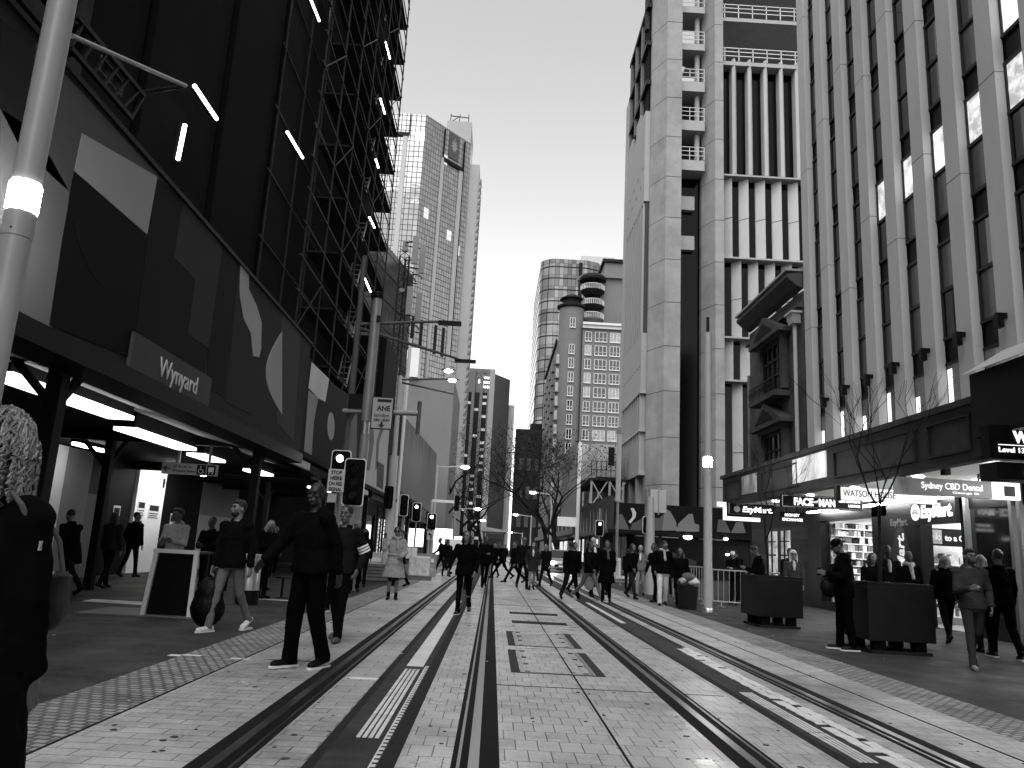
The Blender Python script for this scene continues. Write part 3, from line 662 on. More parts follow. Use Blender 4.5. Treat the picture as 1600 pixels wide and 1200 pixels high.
# awning
AF = M('awning_fascia', .075, .6, .3, 1.5, stain=.4, stretch=(1, 1, 2)); SOF = M('white_awning_soffit', .75, .45, .05, 1)
a = MB().box(7.5, 7.62, 11.9, 25.8, 3.1, 3.95).build('awning', AF, b)
MB().box(7.42, 10.5, 11.85, 25.85, 3.95, 4.06).build('awning_roof', AF, a)
MB().box(7.62, 10.5, 11.9, 25.8, 3.16, 3.24).build('soffit', SOF, a)
MB().box(7.46, 7.66, 11.86, 25.84, 3.04, 3.1).build('drip_edge', DARK, a)
for y0, y1, st in ((12.1, 13.4, .1), (13.8, 17.2, .1), (19.3, 22.0, .1), (23.9, 25.5, .1)):
    f = MB()
    for p in ((y0, y1, 3.22, 3.26), (y0, y1, 3.78, 3.82), (y0, y0+.05, 3.26, 3.78), (y1-.05, y1, 3.26, 3.78)): f.box(7.46, 7.5, *p)
    f.build('fascia_panel', M('fascia_moulding', .05, .6, .2, 2), a)
MB().box(7.47, 7.5, 17.6, 19.6, 3.3, 3.9).build('lit_poster', M('lit_poster', .7, .5, .5, 1.3, emit=.55, stretch=(1, 1, .4)), a)
MB().box(7.47, 7.5, 22.4, 23.7, 3.3, 3.85).build('lit_poster', M('dim_poster', .4, .5, .6, 1.3, emit=.12, stretch=(1, 1, .4)), a)
for y in (13, 15.4, 18.2, 20.8, 23.4):
    for x in (8.4, 9.7): MB().lathe((x, y, 3.13), [(.09, 0), (.1, .03)], 14).build('soffit_fill_disc', M('soffit_fill_disc', .9, .4, .01, 1, emit=40), a)  # glowing discs added to brighten the space under the awning
MB().box(7.9, 8.0, 13.6, 13.75, 3.0, 3.16).build('camera_box', BLACK, a)
for y0 in (12.2, 16.0, 19.8, 23.4): MB().box(10.2, 10.32, y0, y0+2.2, 2.98, 3.03).build('soffit_fill_strip', M('soffit_fill_glow', .9, .5, .01, 1, emit=45), a)  # glowing strips added only to lighten the soffit
# shop front
S_ = MB(); SH = M('shopfront_black', .01, .35, .3, 2)
for y0, y1 in ((26.0, 26.3), (25.3, 26.0), (20.95, 21.8), (19.3, 19.6), (17.35, 17.6)): MB().box(10.5, 10.8, y0, y1, 0, 3.16).build('shop_pier', SH, b)
MB().box(10.5, 10.75, 14.2, 25.3, 2.72, 3.16).build('shop_header', SH, b)
MB().box(10.5, 10.7, 21.8, 25.3, 0, .25).build('stall_riser', SH, b)
for y in (17.3, 15.75, 15.5, 14.6): MB().box(10.42, 10.56, y-.05, y+.05, 0, 3.16).build('steel_mullion', M('grey_mullion', .2, .4, .1, 3, metal=.4), b)
MB().box(10.52, 10.56, 15.8, 17.25, 0, 2.72).build('shop_window', M('tinted_shop_glass', .02, .06, .4, .7, spec=.9), b)
MB().box(10.5, 10.8, 4, 14.2, 0, 3.16).build('shop_pier', SH, b)
pn = MB().box(10.5, 10.58, 19.6, 20.95, 0, 2.72).build('poster_window', M('poster_dark', .02, .3, .2, 1), b)
pts = [(10.5, 20.27+.58*math.cos(t)*(1 if math.sin(t) < .5 else (1-(math.sin(t)-.5)*.4)), 0.9+1.55*max(0, math.sin(t))) for t in [math.pi*i/20 for i in range(21)]]
MB().prism([(10.5, 20.85, 0)]+pts+[(10.5, 19.69, 0)], (-.006, 0, 0)).build('surfboard_graphic', M('poster_grey', .05, .35, .1, 1), pn)
SIGNL = M('lit_sign_letter', .9, .4, .01, 1, emit=1.6); SIGND = M('unlit_letter', .55, .4, .05, 1)
text('EzyMart.', .5, (10.488, 20.1, .75), (0, 0, 1), (0, 1, 0), mat=M('pale_poster_letter', .8, .4, .05, 1, emit=.35), parent=pn, width=1.5, shear=.15, bold=.012)
text('EzyMart.', .24, (10.495, 20.75, 2.45), (0, -1, 0), mat=M('dim_letter', .1, .5, .1, 1), parent=pn, width=.9, bold=.01)
# lit shop sign over the second opening
sg = MB().box(10.4, 10.5, 17.6, 19.55, 2.42, 3.02).build('shop_sign', M('sign_dark', .03, .4, .1, 1), b)
text('EzyMart.', .4, (10.392, 19.05, 2.6), (0, -1, 0), mat=SIGNL, parent=sg, width=1.35, shear=.15, bold=.02)
k = MB(); c = Vector((10.395, 19.28, 2.73)); k.prism([c+Vector((0, .2*math.cos(t), .2*math.sin(t))) for t in [2*math.pi*i/20 for i in range(20)]], (-.012, 0, 0)); k.build('round_emblem', SIGNL, sg)
k = MB(); 
for rad in (.06, .115): k.tube([c+Vector((-.016, rad*math.cos(t), rad*math.sin(t)-.06)) for t in [math.pi*(.05+.9*i/12) for i in range(13)]], .014, 5)
k.build('emblem_arcs', M('sign_dark', .03), sg)
# shop interior
INW = M('shop_white_wall', .7, .6, .05, 1)
rm = thing('shop_room', 'bright white shop interior behind the black shop fronts', 'shop interior', (13, 20, 0))
MB().box(14.6, 14.7, 14.3, 25.9, 0, 3.0).build('back_wall', INW, rm); MB().box(10.8, 14.6, 25.75, 25.9, 0, 3.0).build('side_wall', INW, rm); MB().box(10.85, 14.6, 20.9, 21.0, 0, 3.0).build('partition', INW, rm); MB().box(10.85, 14.6, 14.3, 14.4, 0, 3).build('side_wall', INW, rm)
MB().box(10.75, 14.6, 14.4, 25.75, 2.98, 3.05).build('ceiling', INW, rm); MB().box(10.75, 14.6, 14.4, 25.75, 0, .03).build('shop_floor', M('shop_floor_tile', .3, .4, .1, 2), rm)
for y in (15.5, 17.5, 19.5, 22.2, 24.0): MB().box(11.3, 14.2, y-.15, y+.15, 2.92, 2.98).build('ceiling_panel', M('shop_ceiling_light', .9, .5, .01, 1, emit=28), rm)
def shelf_unit(x0, x1, y, label, h=2.3, n=7):
    t = thing('shop_shelf', label, 'shelf', ((x0+x1)/2, y, 0), 'stocked shop shelves')
    MB().box(x0, x1, y, y+.05, 0, h).build('back_panel', INW, t)
    g = [MB(), MB(), MB(), MB()]
    for i in range(n):
        z = .25+i*(h-.25)/n; MB().box(x0, x1, y-.32, y, z-.03, z).build('shelf_board', INW, t)
        x = x0+.02
        while x < x1-.06:
            w_ = rr.choice((.05, .07, .1, .13, .18)); hh = rr.uniform(.12, (h-.25)/n*.85)
            g[rr.choice((0, 1, 1, 2, 2, 3))].box(x, min(x+w_-.008, x1), y-.3, y-.05, z, z+hh); x += w_+rr.choice((0, 0, .02))
    for q, (v, nm) in enumerate(((.75, 'white_goods'), (.4, 'grey_goods'), (.12, 'dark_goods'), (.02, 'black_goods'))):
        tag(g[q].build('goods', M(nm, v, .4, .3, 9), t), kind='stuff')
shelf_unit(10.85, 12.7, 25.3, 'tall shelf of small packets seen behind the man in the black cap', 2.75, 11); shelf_unit(12.75, 14.5, 25.3, 'stocked shelf deeper inside the shop, right of the packet shelf', 2.75, 10)
shelf_unit(10.9, 12.4, 20.5, 'shelf of bottles and boxes under the Hello board', 1.85, 5); shelf_unit(12.45, 14.5, 20.5, 'stocked shelf deeper in the shop beyond the Hello board', 1.85, 5)
shelf_unit(11.2, 14.4, 17.2, 'low stocked shelf behind the tinted shop glass', 1.6, 5)
hb = thing('shop_board', 'black board lettered Hello to a G inside the bright shop', 'sign', (11.6, 20.2, 2.0)); MB().box(11.02, 12.2, 20.15, 20.22, 1.98, 2.42).build('board', SH, hb); MB().box(11.06, 11.5, 20.13, 20.15, 2.03, 2.38).build('grey_field', M('board_grey', .2, .4, .1, 2), hb)
text('Hello', .26, (11.1, 20.12, 2.12), (1, 0, 0), mat=SIGND, parent=hb, width=.36); text('to a G', .2, (11.58, 20.14, 2.12), (1, 0, 0), mat=SIGND, parent=hb, width=.5, bold=.006)
# signs hung under the awning
def hung(label, x0, x1, y, z0, z1, mat, name='hanging_sign', th=.12):
    t = thing(name, label, 'sign', ((x0+x1)/2, y, z0), 'signs hung under the right awning')
    MB().box(x0, x1, y-th/2, y+th/2, z0, z1).build('board', mat, t)
    for x in (x0+.2, x1-.2): MB().box(x-.015, x+.015, y-.015, y+.015, z1, 3.17).build('hanger', DARK, t)
    return t
LBOX = M('lit_white_sign', .9, .4, .03, .8, emit=1.15); INK = M('sign_ink', .04, .5, .1, 2)
s = hung('long lit white sign lettered WATSON HOUSE', 7.5, 9.62, 17, 2.76, 3.02, LBOX)
text('WATSON HOUSE', .2, (7.56, 16.932, 2.83), (1, 0, 0), mat=INK, parent=s, width=1.15); text('GEORGE STREET', .07, (9.1, 16.932, 2.8), (1, 0, 0), mat=M('pale_ink', .5, .5, .05, 2), parent=s, width=.45)
MB().box(7.42, 7.5, 16.92, 17.08, 2.72, 3.06).build('end_cap', DARK, s)
s = hung('grey sign lettered Sydney CBD Dental with a white end panel', 7.45, 9.25, 14.5, 2.7, 3.02, M('dental_grey', .2, .4, .05, 1, emit=.1))
text('Sydney CBD Dental', .17, (7.92, 14.432, 2.83), (1, 0, 0), mat=SIGNL, parent=s, width=1.15); text('George St', .05, (8.5, 14.432, 2.76), (1, 0, 0), mat=SIGNL, parent=s, width=.5)
MB().box(9.25, 9.78, 14.44, 14.56, 2.7, 3.02).build('white_panel', LBOX, s); MB().box(9.48, 9.68, 14.425, 14.44, 2.76, 2.95).build('dark_square', INK, s)
k = MB(); k.prism([(7.62+.09*x, 14.43, 2.86+.11*z) for x, z in ((-.9, .7), (-.4, 1), (0, .75), (.4, 1), (.9, .7), (.9, .1), (.6, -.4), (.45, -1.1), (.15, -.4), (-.15, -.4), (-.45, -1.1), (-.6, -.4), (-.9, .1))], (0, -.008, 0)); k.build('tooth_emblem', SIGND, s)
s = hung('black sign lettered FACE of MAN with a thin pale border', 7.3, 9.4, 20, 2.74, 3.06, SH)
text('FACE', .25, (7.62, 19.93, 2.81), (1, 0, 0), mat=SIGNL, parent=s, width=.5, bold=.012); text('of', .1, (8.14, 19.93, 2.88), (1, 0, 0), mat=SIGNL, parent=s, width=.1); text('MAN', .25, (8.26, 19.93, 2.81), (1, 0, 0), mat=SIGNL, parent=s, width=.42, bold=.012)
text('MENS GROOMING', .09, (8.78, 19.93, 2.93), (1, 0, 0), mat=SIGNL, parent=s, width=.55, bold=.004); text('LOUNGE', .09, (9.02, 19.93, 2.82), (1, 0, 0), mat=SIGNL, parent=s, width=.3, bold=.004)
k = MB(); 
for q in ((7.32, 9.38, 2.755, 2.77), (7.32, 9.38, 3.03, 3.045), (7.32, 7.335, 2.77, 3.03), (9.365, 9.38, 2.77, 3.03)): k.box(q[0], q[1], 19.93, 19.94, q[2], q[3])
k.build('border', SIGND, s)
s = hung('small black sign lettered MONEY EXCHANGE below the longer sign', 7.62, 8.3, 21, 2.42, 2.68, SH)
text('MONEY', .1, (7.75, 20.93, 2.57), (1, 0, 0), mat=SIGNL, parent=s, width=.4, bold=.004); text('EXCHANGE', .1, (7.68, 20.93, 2.45), (1, 0, 0), mat=SIGNL, parent=s, width=.55, bold=.004)
s = hung('farthest hanging sign, black and lettered EzyMart, at the far end of the awning', 7.35, 8.75, 24.6, 2.78, 3.1, SH)
text('EzyMart.', .24, (7.75, 24.53, 2.85), (1, 0, 0), mat=SIGNL, parent=s, width=.95, shear=.15, bold=.008); k = MB(); k.prism([(7.58+.1*math.cos(t), 24.53, 2.93+.1*math.sin(t)) for t in [2*math.pi*i/16 for i in range(16)]], (0, -.01, 0)); k.build('round_emblem', SIGND, s)
t = thing('lit_sign', 'lit white bracket shaped panel beside the farthest EzyMart sign', 'sign', (7.2, 24.9, 2.6)); MB().box(7.05, 7.32, 24.8, 24.9, 3.0, 3.14).box(7.24, 7.33, 24.8, 24.9, 2.7, 3.0).box(7.24, 8.4, 24.8, 24.9, 2.58, 2.7).build('panel', LBOX, t)
# darker neighbouring awning at the right edge
t = thing('dark_awning', 'deep dark awning at the right edge with a pale sloping top strip', 'awning', (9, 9.5, 3))
MB().box(7.3, 10.5, 4, 11.75, 3.35, 4.35).build('fascia_box', M('dark_awning_paint', .02, .5, .3, 1.5), t); MB().prism([(7.2, 11.78, 4.35), (7.2, 4, 4.35), (7.9, 4, 4.8), (7.9, 11.78, 4.8)], (.06, 0, .02)).build('sloping_top', M('pale_metal_roof', .35, .4, .1, 1.5), t)
MB().box(7.7, 10.5, 4, 11.7, 3.2, 3.35).build('soffit', DARK, t)
s = thing('black_sign', 'black lit sign lettered WA, Level 13 at the right edge of the street', 'sign', (7.9, 11, 2.9))
MB().box(7.0, 8.9, 10.9, 11.1, 2.93, 3.42).build('board', SH, s); text('WA', .22, (7.34, 10.89, 3.18), (1, 0, 0), mat=SIGNL, parent=s, width=.36, bold=.012); text('Level 13, 300 G', .1, (7.12, 10.89, 3.03), (1, 0, 0), mat=SIGNL, parent=s, width=.72, bold=.002)
MB().box(7.12, 8.6, 10.88, 10.9, 3.13, 3.138).build('rule', SIGNL, s)
s = thing('bulb_sign', 'black box under the dark awning studded with round lit bulbs', 'sign', (7.9, 11, 2.6)); MB().box(6.95, 8.9, 10.7, 11.1, 2.62, 2.86).build('box', SH, s)
for x, z in ((7.42, 2.76), (7.36, 2.72), (7.46, 2.68), (7.56, 2.78), (7.6, 2.7), (7.7, 2.75)): MB().ell((x, 10.68, z), (.022, .02, .022)).build('bulb', M('bulb', .9, .4, .01, 1, emit=7), s, smooth=True)

# ------------------------------------------------------------ heritage brick building
BRK = pavers('dark_brick', .05, .24, .086, .012, .3, 0, .85, .03, .3, .5)
n_ = BRK.node_tree.nodes; mpn = [q for q in n_ if q.type == 'MAPPING'][0]; mpn.inputs['Rotation'].default_value = (R(90), 0, R(90))
STN = M('dark_sandstone', .085, .8, .2, 2, stain=.3)
b = thing('heritage_building', 'low dark brick building with pediment windows, squeezed between the two tall ones', 'building', (13, 29, 0))
MB().box(10.55, 20, 26.35, 32.2, 0, 10.9).build('wall', BRK, b)
MB().prism([(10.0, 26.35, 11.4), (10.0, 26.35, 11.52), (10.6, 26.35, 11.62), (10.6, 26.35, 11.0), (10.35, 26.35, 11.1)], (0, 5.9, 0)).build('cornice', STN, b)
MB().box(10.35, 10.55, 26.35, 32.2, 10.3, 10.45).build('string_course', STN, b); MB().box(9.95, 10.6, 26.3, 32.3, 11.62, 11.7).build('gutter', M('pale_gutter', .22, .6, .1, 2), b)
def pedwin(z0, z1, zp):
    w_ = MB().box(10.5, 10.56, 28.1, 30.2, z0, z1).build('window', GLASS, b)
    fr = MB()
    for y in (28.1, 28.6, 29.15, 29.7, 30.2): fr.box(10.44, 10.5, y-.03, y+.03, z0, z1)
    for k in range(4): fr.box(10.44, 10.5, 28.1, 30.2, z0+(z1-z0)*k/3-.03, z0+(z1-z0)*k/3+.03)
    fr.build('glazing_bars', M('dark_joinery', .03, .5, .1, 2), w_)
    MB().box(10.3, 10.54, 27.8, 28.07, z0-.1, z1+.1).box(10.3, 10.54, 30.23, 30.5, z0-.1, z1+.1).box(10.28, 10.54, 27.75, 30.55, z1+.1, z1+.3).build('surround', STN, w_)
    MB().prism([(10.05, 27.45, zp), (10.05, 30.85, zp), (10.05, 30.85, zp+.14), (10.05, 29.15, zp+.95), (10.05, 27.45, zp+.14)], (.5, 0, 0)).build('pediment', STN, w_)
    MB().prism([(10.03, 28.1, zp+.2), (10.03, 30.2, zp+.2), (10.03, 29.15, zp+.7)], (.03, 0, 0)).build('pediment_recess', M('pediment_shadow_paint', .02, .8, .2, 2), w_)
pedwin(7.75, 9.6, 9.75); pedwin(4.3, 6.1, 6.35)
MB().box(9.95, 10.54, 27.7, 30.6, 7.35, 7.55).build('balcony', STN, b)
r_ = MB()
for k in range(15): y = 27.75+k*.2; r_.bar((9.98, y, 7.55), (9.98, y, 8.05), .02); r_.tube([(9.98, y+.1+.07*math.cos(t), 7.8+.09*math.sin(t)) for t in [R(45)*q for q in range(8)]], .012, 4)
r_.bar((9.98, 27.7, 8.05), (9.98, 30.6, 8.05), .03); r_.build('iron_railing', BLACK, b)
PIPE = M('pale_downpipe', .34, .5, .1, 2)
MB().tube([(10.4, 26.75, 3.9), (10.4, 26.75, 9.75)], .07, 10).prism([(10.25, 26.55, 9.75), (10.25, 26.95, 9.75), (10.2, 27.05, 10.1), (10.2, 26.45, 10.1)], (.3, 0, 0)).box(10.15, 10.55, 26.4, 27.1, 10.1, 10.18).build('downpipe', PIPE, b)
MB().tube([(10.4, 31.9, 3.9), (10.4, 31.9, 9.0)], .07, 10).build('downpipe', M('dull_downpipe', .14, .6, .1, 2), b)
for y in (28.0, 29.3): 
    w_ = MB().box(10.5, 10.56, y, y+.8, .9, 2.5).build('ground_window', M('warm_window', .3, .3, .6, 3, emit=.35), b); MB().box(10.46, 10.5, y+.37, y+.43, .9, 2.5).box(10.46, 10.5, y, y+.8, 1.6, 1.66).box(10.46, 10.5, y, y+.8, 2.1, 2.14).build('glazing_bars', BLACK, w_)

# ------------------------------------------------------------ concrete tower under construction
b = thing('concrete_tower', 'tall concrete tower with white slanted fins and open unfinished floors at its top', 'building', (18, 65, 0))
def column(pts, nm='column'):
    c = MB().prism(pts, (0, 0, 53)).build(nm, CONC, b)
    j_ = MB(); A = [Vector(p) for p in pts]; cen = sum(A, Vector())/len(A)
    for k in range(14):
        z = 3.1+3.55*k; j_.prism([cen+(p-cen)*1.004+Vector((0, 0, z)) for p in A], (0, 0, .045))
    j_.build('joint', M('tower_joint', .05, .8, .2, 3), c)
column([(11.45, 59.9, 0), (12.35, 58, 0), (13.6, 58, 0), (13.6, 61, 0), (11.45, 61, 0)]); column([(15.65, 59.6, 0), (16.35, 58, 0), (17.05, 58, 0), (17.05, 61, 0), (15.65, 61, 0)])
TGL = M('tower_black_glass', .006, .12, .4, .6)
MB().box(13.6, 15.65, 60.2, 60.5, 0, 33).build('recess_glass', TGL, b); MB().box(17.05, 27.5, 59.4, 59.8, 0, 42.5).build('front_glass', TGL, b)
MB().box(11.66, 27.5, 61, 70, 0, 42).build('core', M('tower_core', .05, .8, .2, .5), b)
SLB = M('slab_edge', .26, .7, .1, 1.5)
for k, z in enumerate((33.4, 37.0, 40.6, 44.2, 47.8, 51.4)):
    MB().box(13.6, 15.65, 58.6, 61, z-.9+(.3 if k > 2 else 0), z).build('slab', SLB, b)
    MB().tube([(15.2, 59.4, z), (15.2, 59.4, z+3.5)], .22, 10).build('round_column', SLB, b)
    r_ = MB()
    for zz in (.4, .8, 1.15): r_.bar((13.6, 58.6, z+zz), (15.65, 58.6, z+zz), .05)
    for x in (13.7, 14.4, 15.1, 15.6): r_.bar((x, 58.6, z), (x, 58.6, z+1.15), .05)
    r_.build('guard_rail', M('pale_rail', .45, .5, .1, 3), b)
for z in (26, 29.5): MB().box(13.6, 15.1, 59.7, 60.2, z, z+1.2).build('spandrel', SLB, b)
for k, z in enumerate((42.6, 46.8, 51)):
    MB().box(17.05, 27.5, 58.4, 73, z-.35, z).build('slab', SLB, b)
    r_ = MB()
    for zz in (.5, .9, 1.25): r_.bar((17.05, 58.4, z+zz), (27, 58.4, z+zz), .07)
    for q in range(9): r_.bar((17.3+q*1.2, 58.4, z), (17.3+q*1.2, 58.4, z+1.3), .07)
    r_.build('guard_rail', M('pale_rail', .45), b)
BLADE = M('white_blade', .4, .6, .06, .8)
for k in range(7):
    x = 18.15+1.34*k; MB().prism([(x-.2, 59.4, 32.3), (x-.2, 58.6, 32.3), (x-.02, 58.35, 32.3), (x+.2, 58.75, 32.3), (x+.2, 59.4, 32.3)], (0, 0, 10.6)).build('slim_fin', BLADE, b)
for z0, z1, off in ((25.1, 32.1, .25), (18.5, 24.95, .95), (15.05, 18.35, .25), (4, 14.9, .95)):
    MB().box(17.05, 27.5, 58.38, 59.4, z1, z1+.14).build('ledge', SLB, b)
    for k in range(7):
        x = 17.05+off+1.36*k; c = MB().prism([(x, 59.4, z0), (x+.02, 59.3, z0), (x+.6, 58.75, z0), (x+.66, 58.8, z0), (x+.62, 59.4, z0)], (0, 0, z1-z0)).build('slanted_blade', BLADE, b)
        if z1-z0 > 5: zz = (z0+z1)/2; MB().prism([(x, 59.3, zz), (x+.6, 58.738, zz), (x+.67, 58.79, zz)], (0, 0, .05)).build('joint', M('tower_joint', .05), c)
# its street face
XS = 11.0
MB().box(11.5, 11.65, 61, 69, 7.6, 40).build('street_wall', M('grey_panel', .26, .6, .05, .5), b)
PW = M('pale_cladding', .24, .6, .05, .4)
MB().prism([(XS, 60.2, 30.3), (XS, 68.9, 30.3), (XS, 68.9, 39.5), (XS, 66.5, 39.5), (XS, 66.5, 38.3), (XS, 64.6, 38.3), (XS, 64.6, 39.6), (XS, 62.6, 39.6), (XS, 62.6, 38.6), (XS, 60.2, 38.6)], (.5, 0, 0)).build('cladding_panel', PW, b)
MB().box(XS, 11.5, 60.2, 68.9, 14.2, 18.9).build('cladding_panel', PW, b)
for k in range(8): MB().box(XS-.01, XS+.1, 60.5+k*1.05, 61.1+k*1.05, 16.2, 16.27).build('vent_slit', BLACK, b)
for k in range(4):
    MB().box(XS-.01, XS+.1, 60.8+k*2.1, 61.4+k*2.1, 33.6, 33.7).build('vent_slit', BLACK, b); MB().box(XS-.01, XS+.1, 61.6+k*2.1, 62.2+k*2.1, 32.2, 32.3).build('vent_slit', BLACK, b)
MB().box(XS-.06, 11.5, 60.2, 69, 13.95, 14.2).box(XS-.06, 11.5, 60.2, 69, 10.9, 11.1).box(XS-.06, 11.5, 60.2, 69, 7.5, 7.8).build('ledge', SLB, b)
for k in range(10):
    y = 60.6+.92*k; MB().box(XS-.02, 11.5, y-.14, y+.14, 18.9, 30.3).build('street_fin', PW, b); MB().box(XS, 11.5, y-.1, y+.1, 7.8, 13.95).build('street_fin', PW, b)
MB().box(XS+.15, 11.5, 60.3, 68.8, 18.9, 30.3).build('fin_backing', M('fin_back', .07, .7, .05, .6), b)
for z in (41.6, 45.4, 49.2): MB().box(XS, 12.2, 60.2, 69.3, z-.4, z).build('steel_beam', DARK, b)
for y in (63, 66, 68.8): MB().box(XS+.05, 11.5, y-.2, y+.2, 39.5, 49).build('steel_post', M('steel_grey', .12, .5, .1, 2), b)
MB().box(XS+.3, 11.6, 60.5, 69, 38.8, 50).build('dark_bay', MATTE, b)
MB().box(10.95, 12.6, 69.05, 70.4, 0, 45).build('end_wall', M('end_wall_render', .26, .6, .05, .3), b)
MB().box(11.0, 11.6, 60.8, 61.4, 47, 58).build('net_screen', M('site_net', .06, .9, .5, 2), b)
for y in (62, 65.5, 68.6): MB().box(11.1, 11.8, y-.35, y+.35, 0, 7.5).build('street_column', CONC2, b)
MB().box(11.6, 12.2, 61, 69, 4.2, 7.5).build('base_wall', M('base_wall', .1, .8, .1, 1), b)

# ------------------------------------------------------------ site hoarding with mountains at the tower's foot
h = thing('hoarding', 'black hoarding painted with grey mountains at the foot of the concrete tower', 'hoarding', (12, 53, 3))
MB().box(7.9, 22, 52, 52.3, 3.0, 4.75).build('panel', paint(.01), h); MB().box(7.6, 7.9, 52, 76, 3.0, 5.2).build('side_panel', paint(.05), h)
MB().box(7.5, 22, 51.9, 54.5, 2.75, 3.0).build('beam', BLACK, h); MB().box(7.5, 10, 54.5, 76, 2.75, 3.0).build('beam', BLACK, h)
def ay_(px, py, Y): return at(px, py, Y)
def shy(nm, pts, Y, mat, th=.03):
    P = [at(a, b_, Y) for a, b_ in pts]; return MB().prism([(p.x, Y, p.z) for p in P], (0, -th, 0)).build(nm, mat, h)
shy('painted_mountain', [(960, 826), (964, 805), (972, 803), (981, 822), (983, 828)], 52, paint(.11)); shy('painted_mountain', [(984, 828), (988, 818), (1000, 812), (1006, 808), (1008, 829)], 52, paint(.09))
shy('painted_moon', [(985, 794), (990, 794), (994, 801), (993, 808), (985, 818), (982, 815), (988, 808), (988, 801)], 52, paint(.4)); shy('painted_mountain', [(1015, 829), (1015, 808), (1030, 810), (1040, 800), (1044, 829)], 52, paint(.1))
shy('painted_mountain', [(1034, 829), (1038, 800), (1042, 796), (1047, 799), (1056, 815), (1058, 829)], 52, paint(.16), .05); shy('painted_mountain', [(1056, 830), (1060, 818), (1076, 803), (1082, 803), (1085, 818), (1092, 820), (1092, 831)], 52, paint(.16), .06)
shy('painted_mountain', [(1120, 831), (1122, 812), (1132, 812), (1142, 833)], 52, paint(.1)); shy('painted_mountain', [(1142, 833), (1150, 816), (1160, 816), (1165, 833)], 52, paint(.13), .05)
k = MB(); rr2 = random.Random(3)
for i in range(10):
    y = 53+2.2*i; k.prism([(7.6, y, 3.0), (7.6, y+.9, 3.0), (7.6, y+.7, 3.6), (7.6, y+.5, 3.8+rr2.uniform(.3, 1.2)), (7.6, y+.25, 3.6)], (-.02, 0, 0))
k.build('painted_spires', paint(.2), h)
for x, y in ((8, 52.2), (11, 52.2), (14, 52.2), (17, 52.2), (7.8, 58), (7.8, 64), (7.8, 70)): MB().box(x-.08, x+.08, y-.08, y+.08, 0, 2.75).build('post', DARK, h)
MB().box(9.5, 30, 56.4, 56.6, 0, 2.75).build('back_panel', M('dark_glossy_hoarding', .012, .25, .3, 1), h); MB().prism([(10.6, 56.38, 1.9), (14.5, 56.38, .5), (14.5, 56.38, 1.2), (11.2, 56.38, 2.3)], (0, -.02, 0)).build('painted_slope', paint(.06), h)
for lab, x, y, z, r_ in (('brightest round lamp under the mountain hoarding', 12.45, 50.6, 2.72, .3), ('small lamp under the mountain hoarding, nearer the right lamp post', 14.9, 50.6, 2.72, .16), ('lamp low against the dark hoarding right of the lamp post', 15.0, 50.6, 1.75, .13)):
    l = thing('flood_lamp', lab, 'lamp', (x, y, z), 'site lamps'); MB().lathe((x, y, z-.05), [(.02, .3), (r_*.6, .25), (r_, .12), (r_*.9, .1)], 14).build('lamp_housing', DARK, l); MB().ell((x, y, z), (r_, r_*.7, r_*.6)).build('bulb', M('flood_bulb', .9, .4, .01, 1, emit=14), l, smooth=True); MB().tube([(x, y, z+.2), (x, y+.9, z+.35), (x, y+1.5, z+.35)], .04, 6).build('arm', DARK, l)
t = thing('billboard', 'tall narrow dark billboard with a pale edge post beside the site sheds', 'billboard', (7, 70, 0)); MB().prism([(5.9, 70.2, 4.4), (7.15, 69.6, 4.4), (7.15, 69.6, 11.0), (6.4, 69.6, 10.6), (5.9, 70.2, 9.8)], (.05, .25, 0)).build('board', M('billboard_grey', .11, .5, .2, .5), t); MB().box(7.2, 7.5, 69.4, 69.7, 0, 11.1).build('edge_post', WHITEP, t); MB().box(5.6, 7.2, 69.4, 69.7, 3.6, 4.4).build('lit_box', M('dull_lit_box', .5, .5, .2, 2, emit=.25), t)
for i, (x, y, z, sx_, lab) in enumerate(((9.3, 64.5, 7.6, 1.9, 'white corrugated site shed raised above the painted hoarding'), (8.6, 72, 7.9, 1.6, 'farther site shed behind the billboard'))):
    t = thing('site_shed', lab, 'site shed', (x, y, z), 'site sheds'); MB().box(x-sx_/2, x+sx_/2, y, y+5, z, z+2.7).build('shell', M('shed_white', .32, .5, .08, 1), t)
    k = MB()
    for q in range(9): k.box(x-sx_/2+.1+q*sx_/9.5, x-sx_/2+.2+q*sx_/9.5, y-.06, y, z+.1, z+2.6)
    k.build('corrugation', M('shed_white', .32), t); MB().box(x-sx_/2-.05, x+sx_/2+.05, y-.1, y+5, z-.2, z).build('base_frame', BLACK, t)
    if i == 0: MB().box(x-.1, x+.4, y-.1, y-.06, z+1.0, z+2.5).build('sign_strip', BLACK, t)
t = thing('steel_platform', 'steel platform with cross bracing that carries the site sheds', 'platform', (8.8, 64, 5))
for x in (7.8, 9.3, 10.4): MB().box(x-.08, x+.08, 63.9, 64.1, 4.9, 7.4).build('post', GALV, t)
for x in (7.8, 9.3): MB().bar((x, 63.95, 5.1), (x+1.3, 63.95, 7.2), .09).bar((x+1.3, 63.9, 5.1), (x, 63.9, 7.2), .09).build('cross_brace', GALV, t)
MB().box(7.6, 10.6, 63.8, 76, 7.25, 7.42).box(7.6, 10.6, 63.8, 76, 5.2, 5.35).build('deck', DARK, t)
k = MB()
for q in range(6): k.bar((7.75+q*.4, 63.8, 7.45), (7.75+q*.4, 63.8, 8.8), .05)
k.bar((7.7, 63.8, 8.1), (9.9, 63.8, 8.1), .05).bar((7.7, 63.8, 8.8), (9.9, 63.8, 8.8), .05); k.build('railing', BLACK, t)

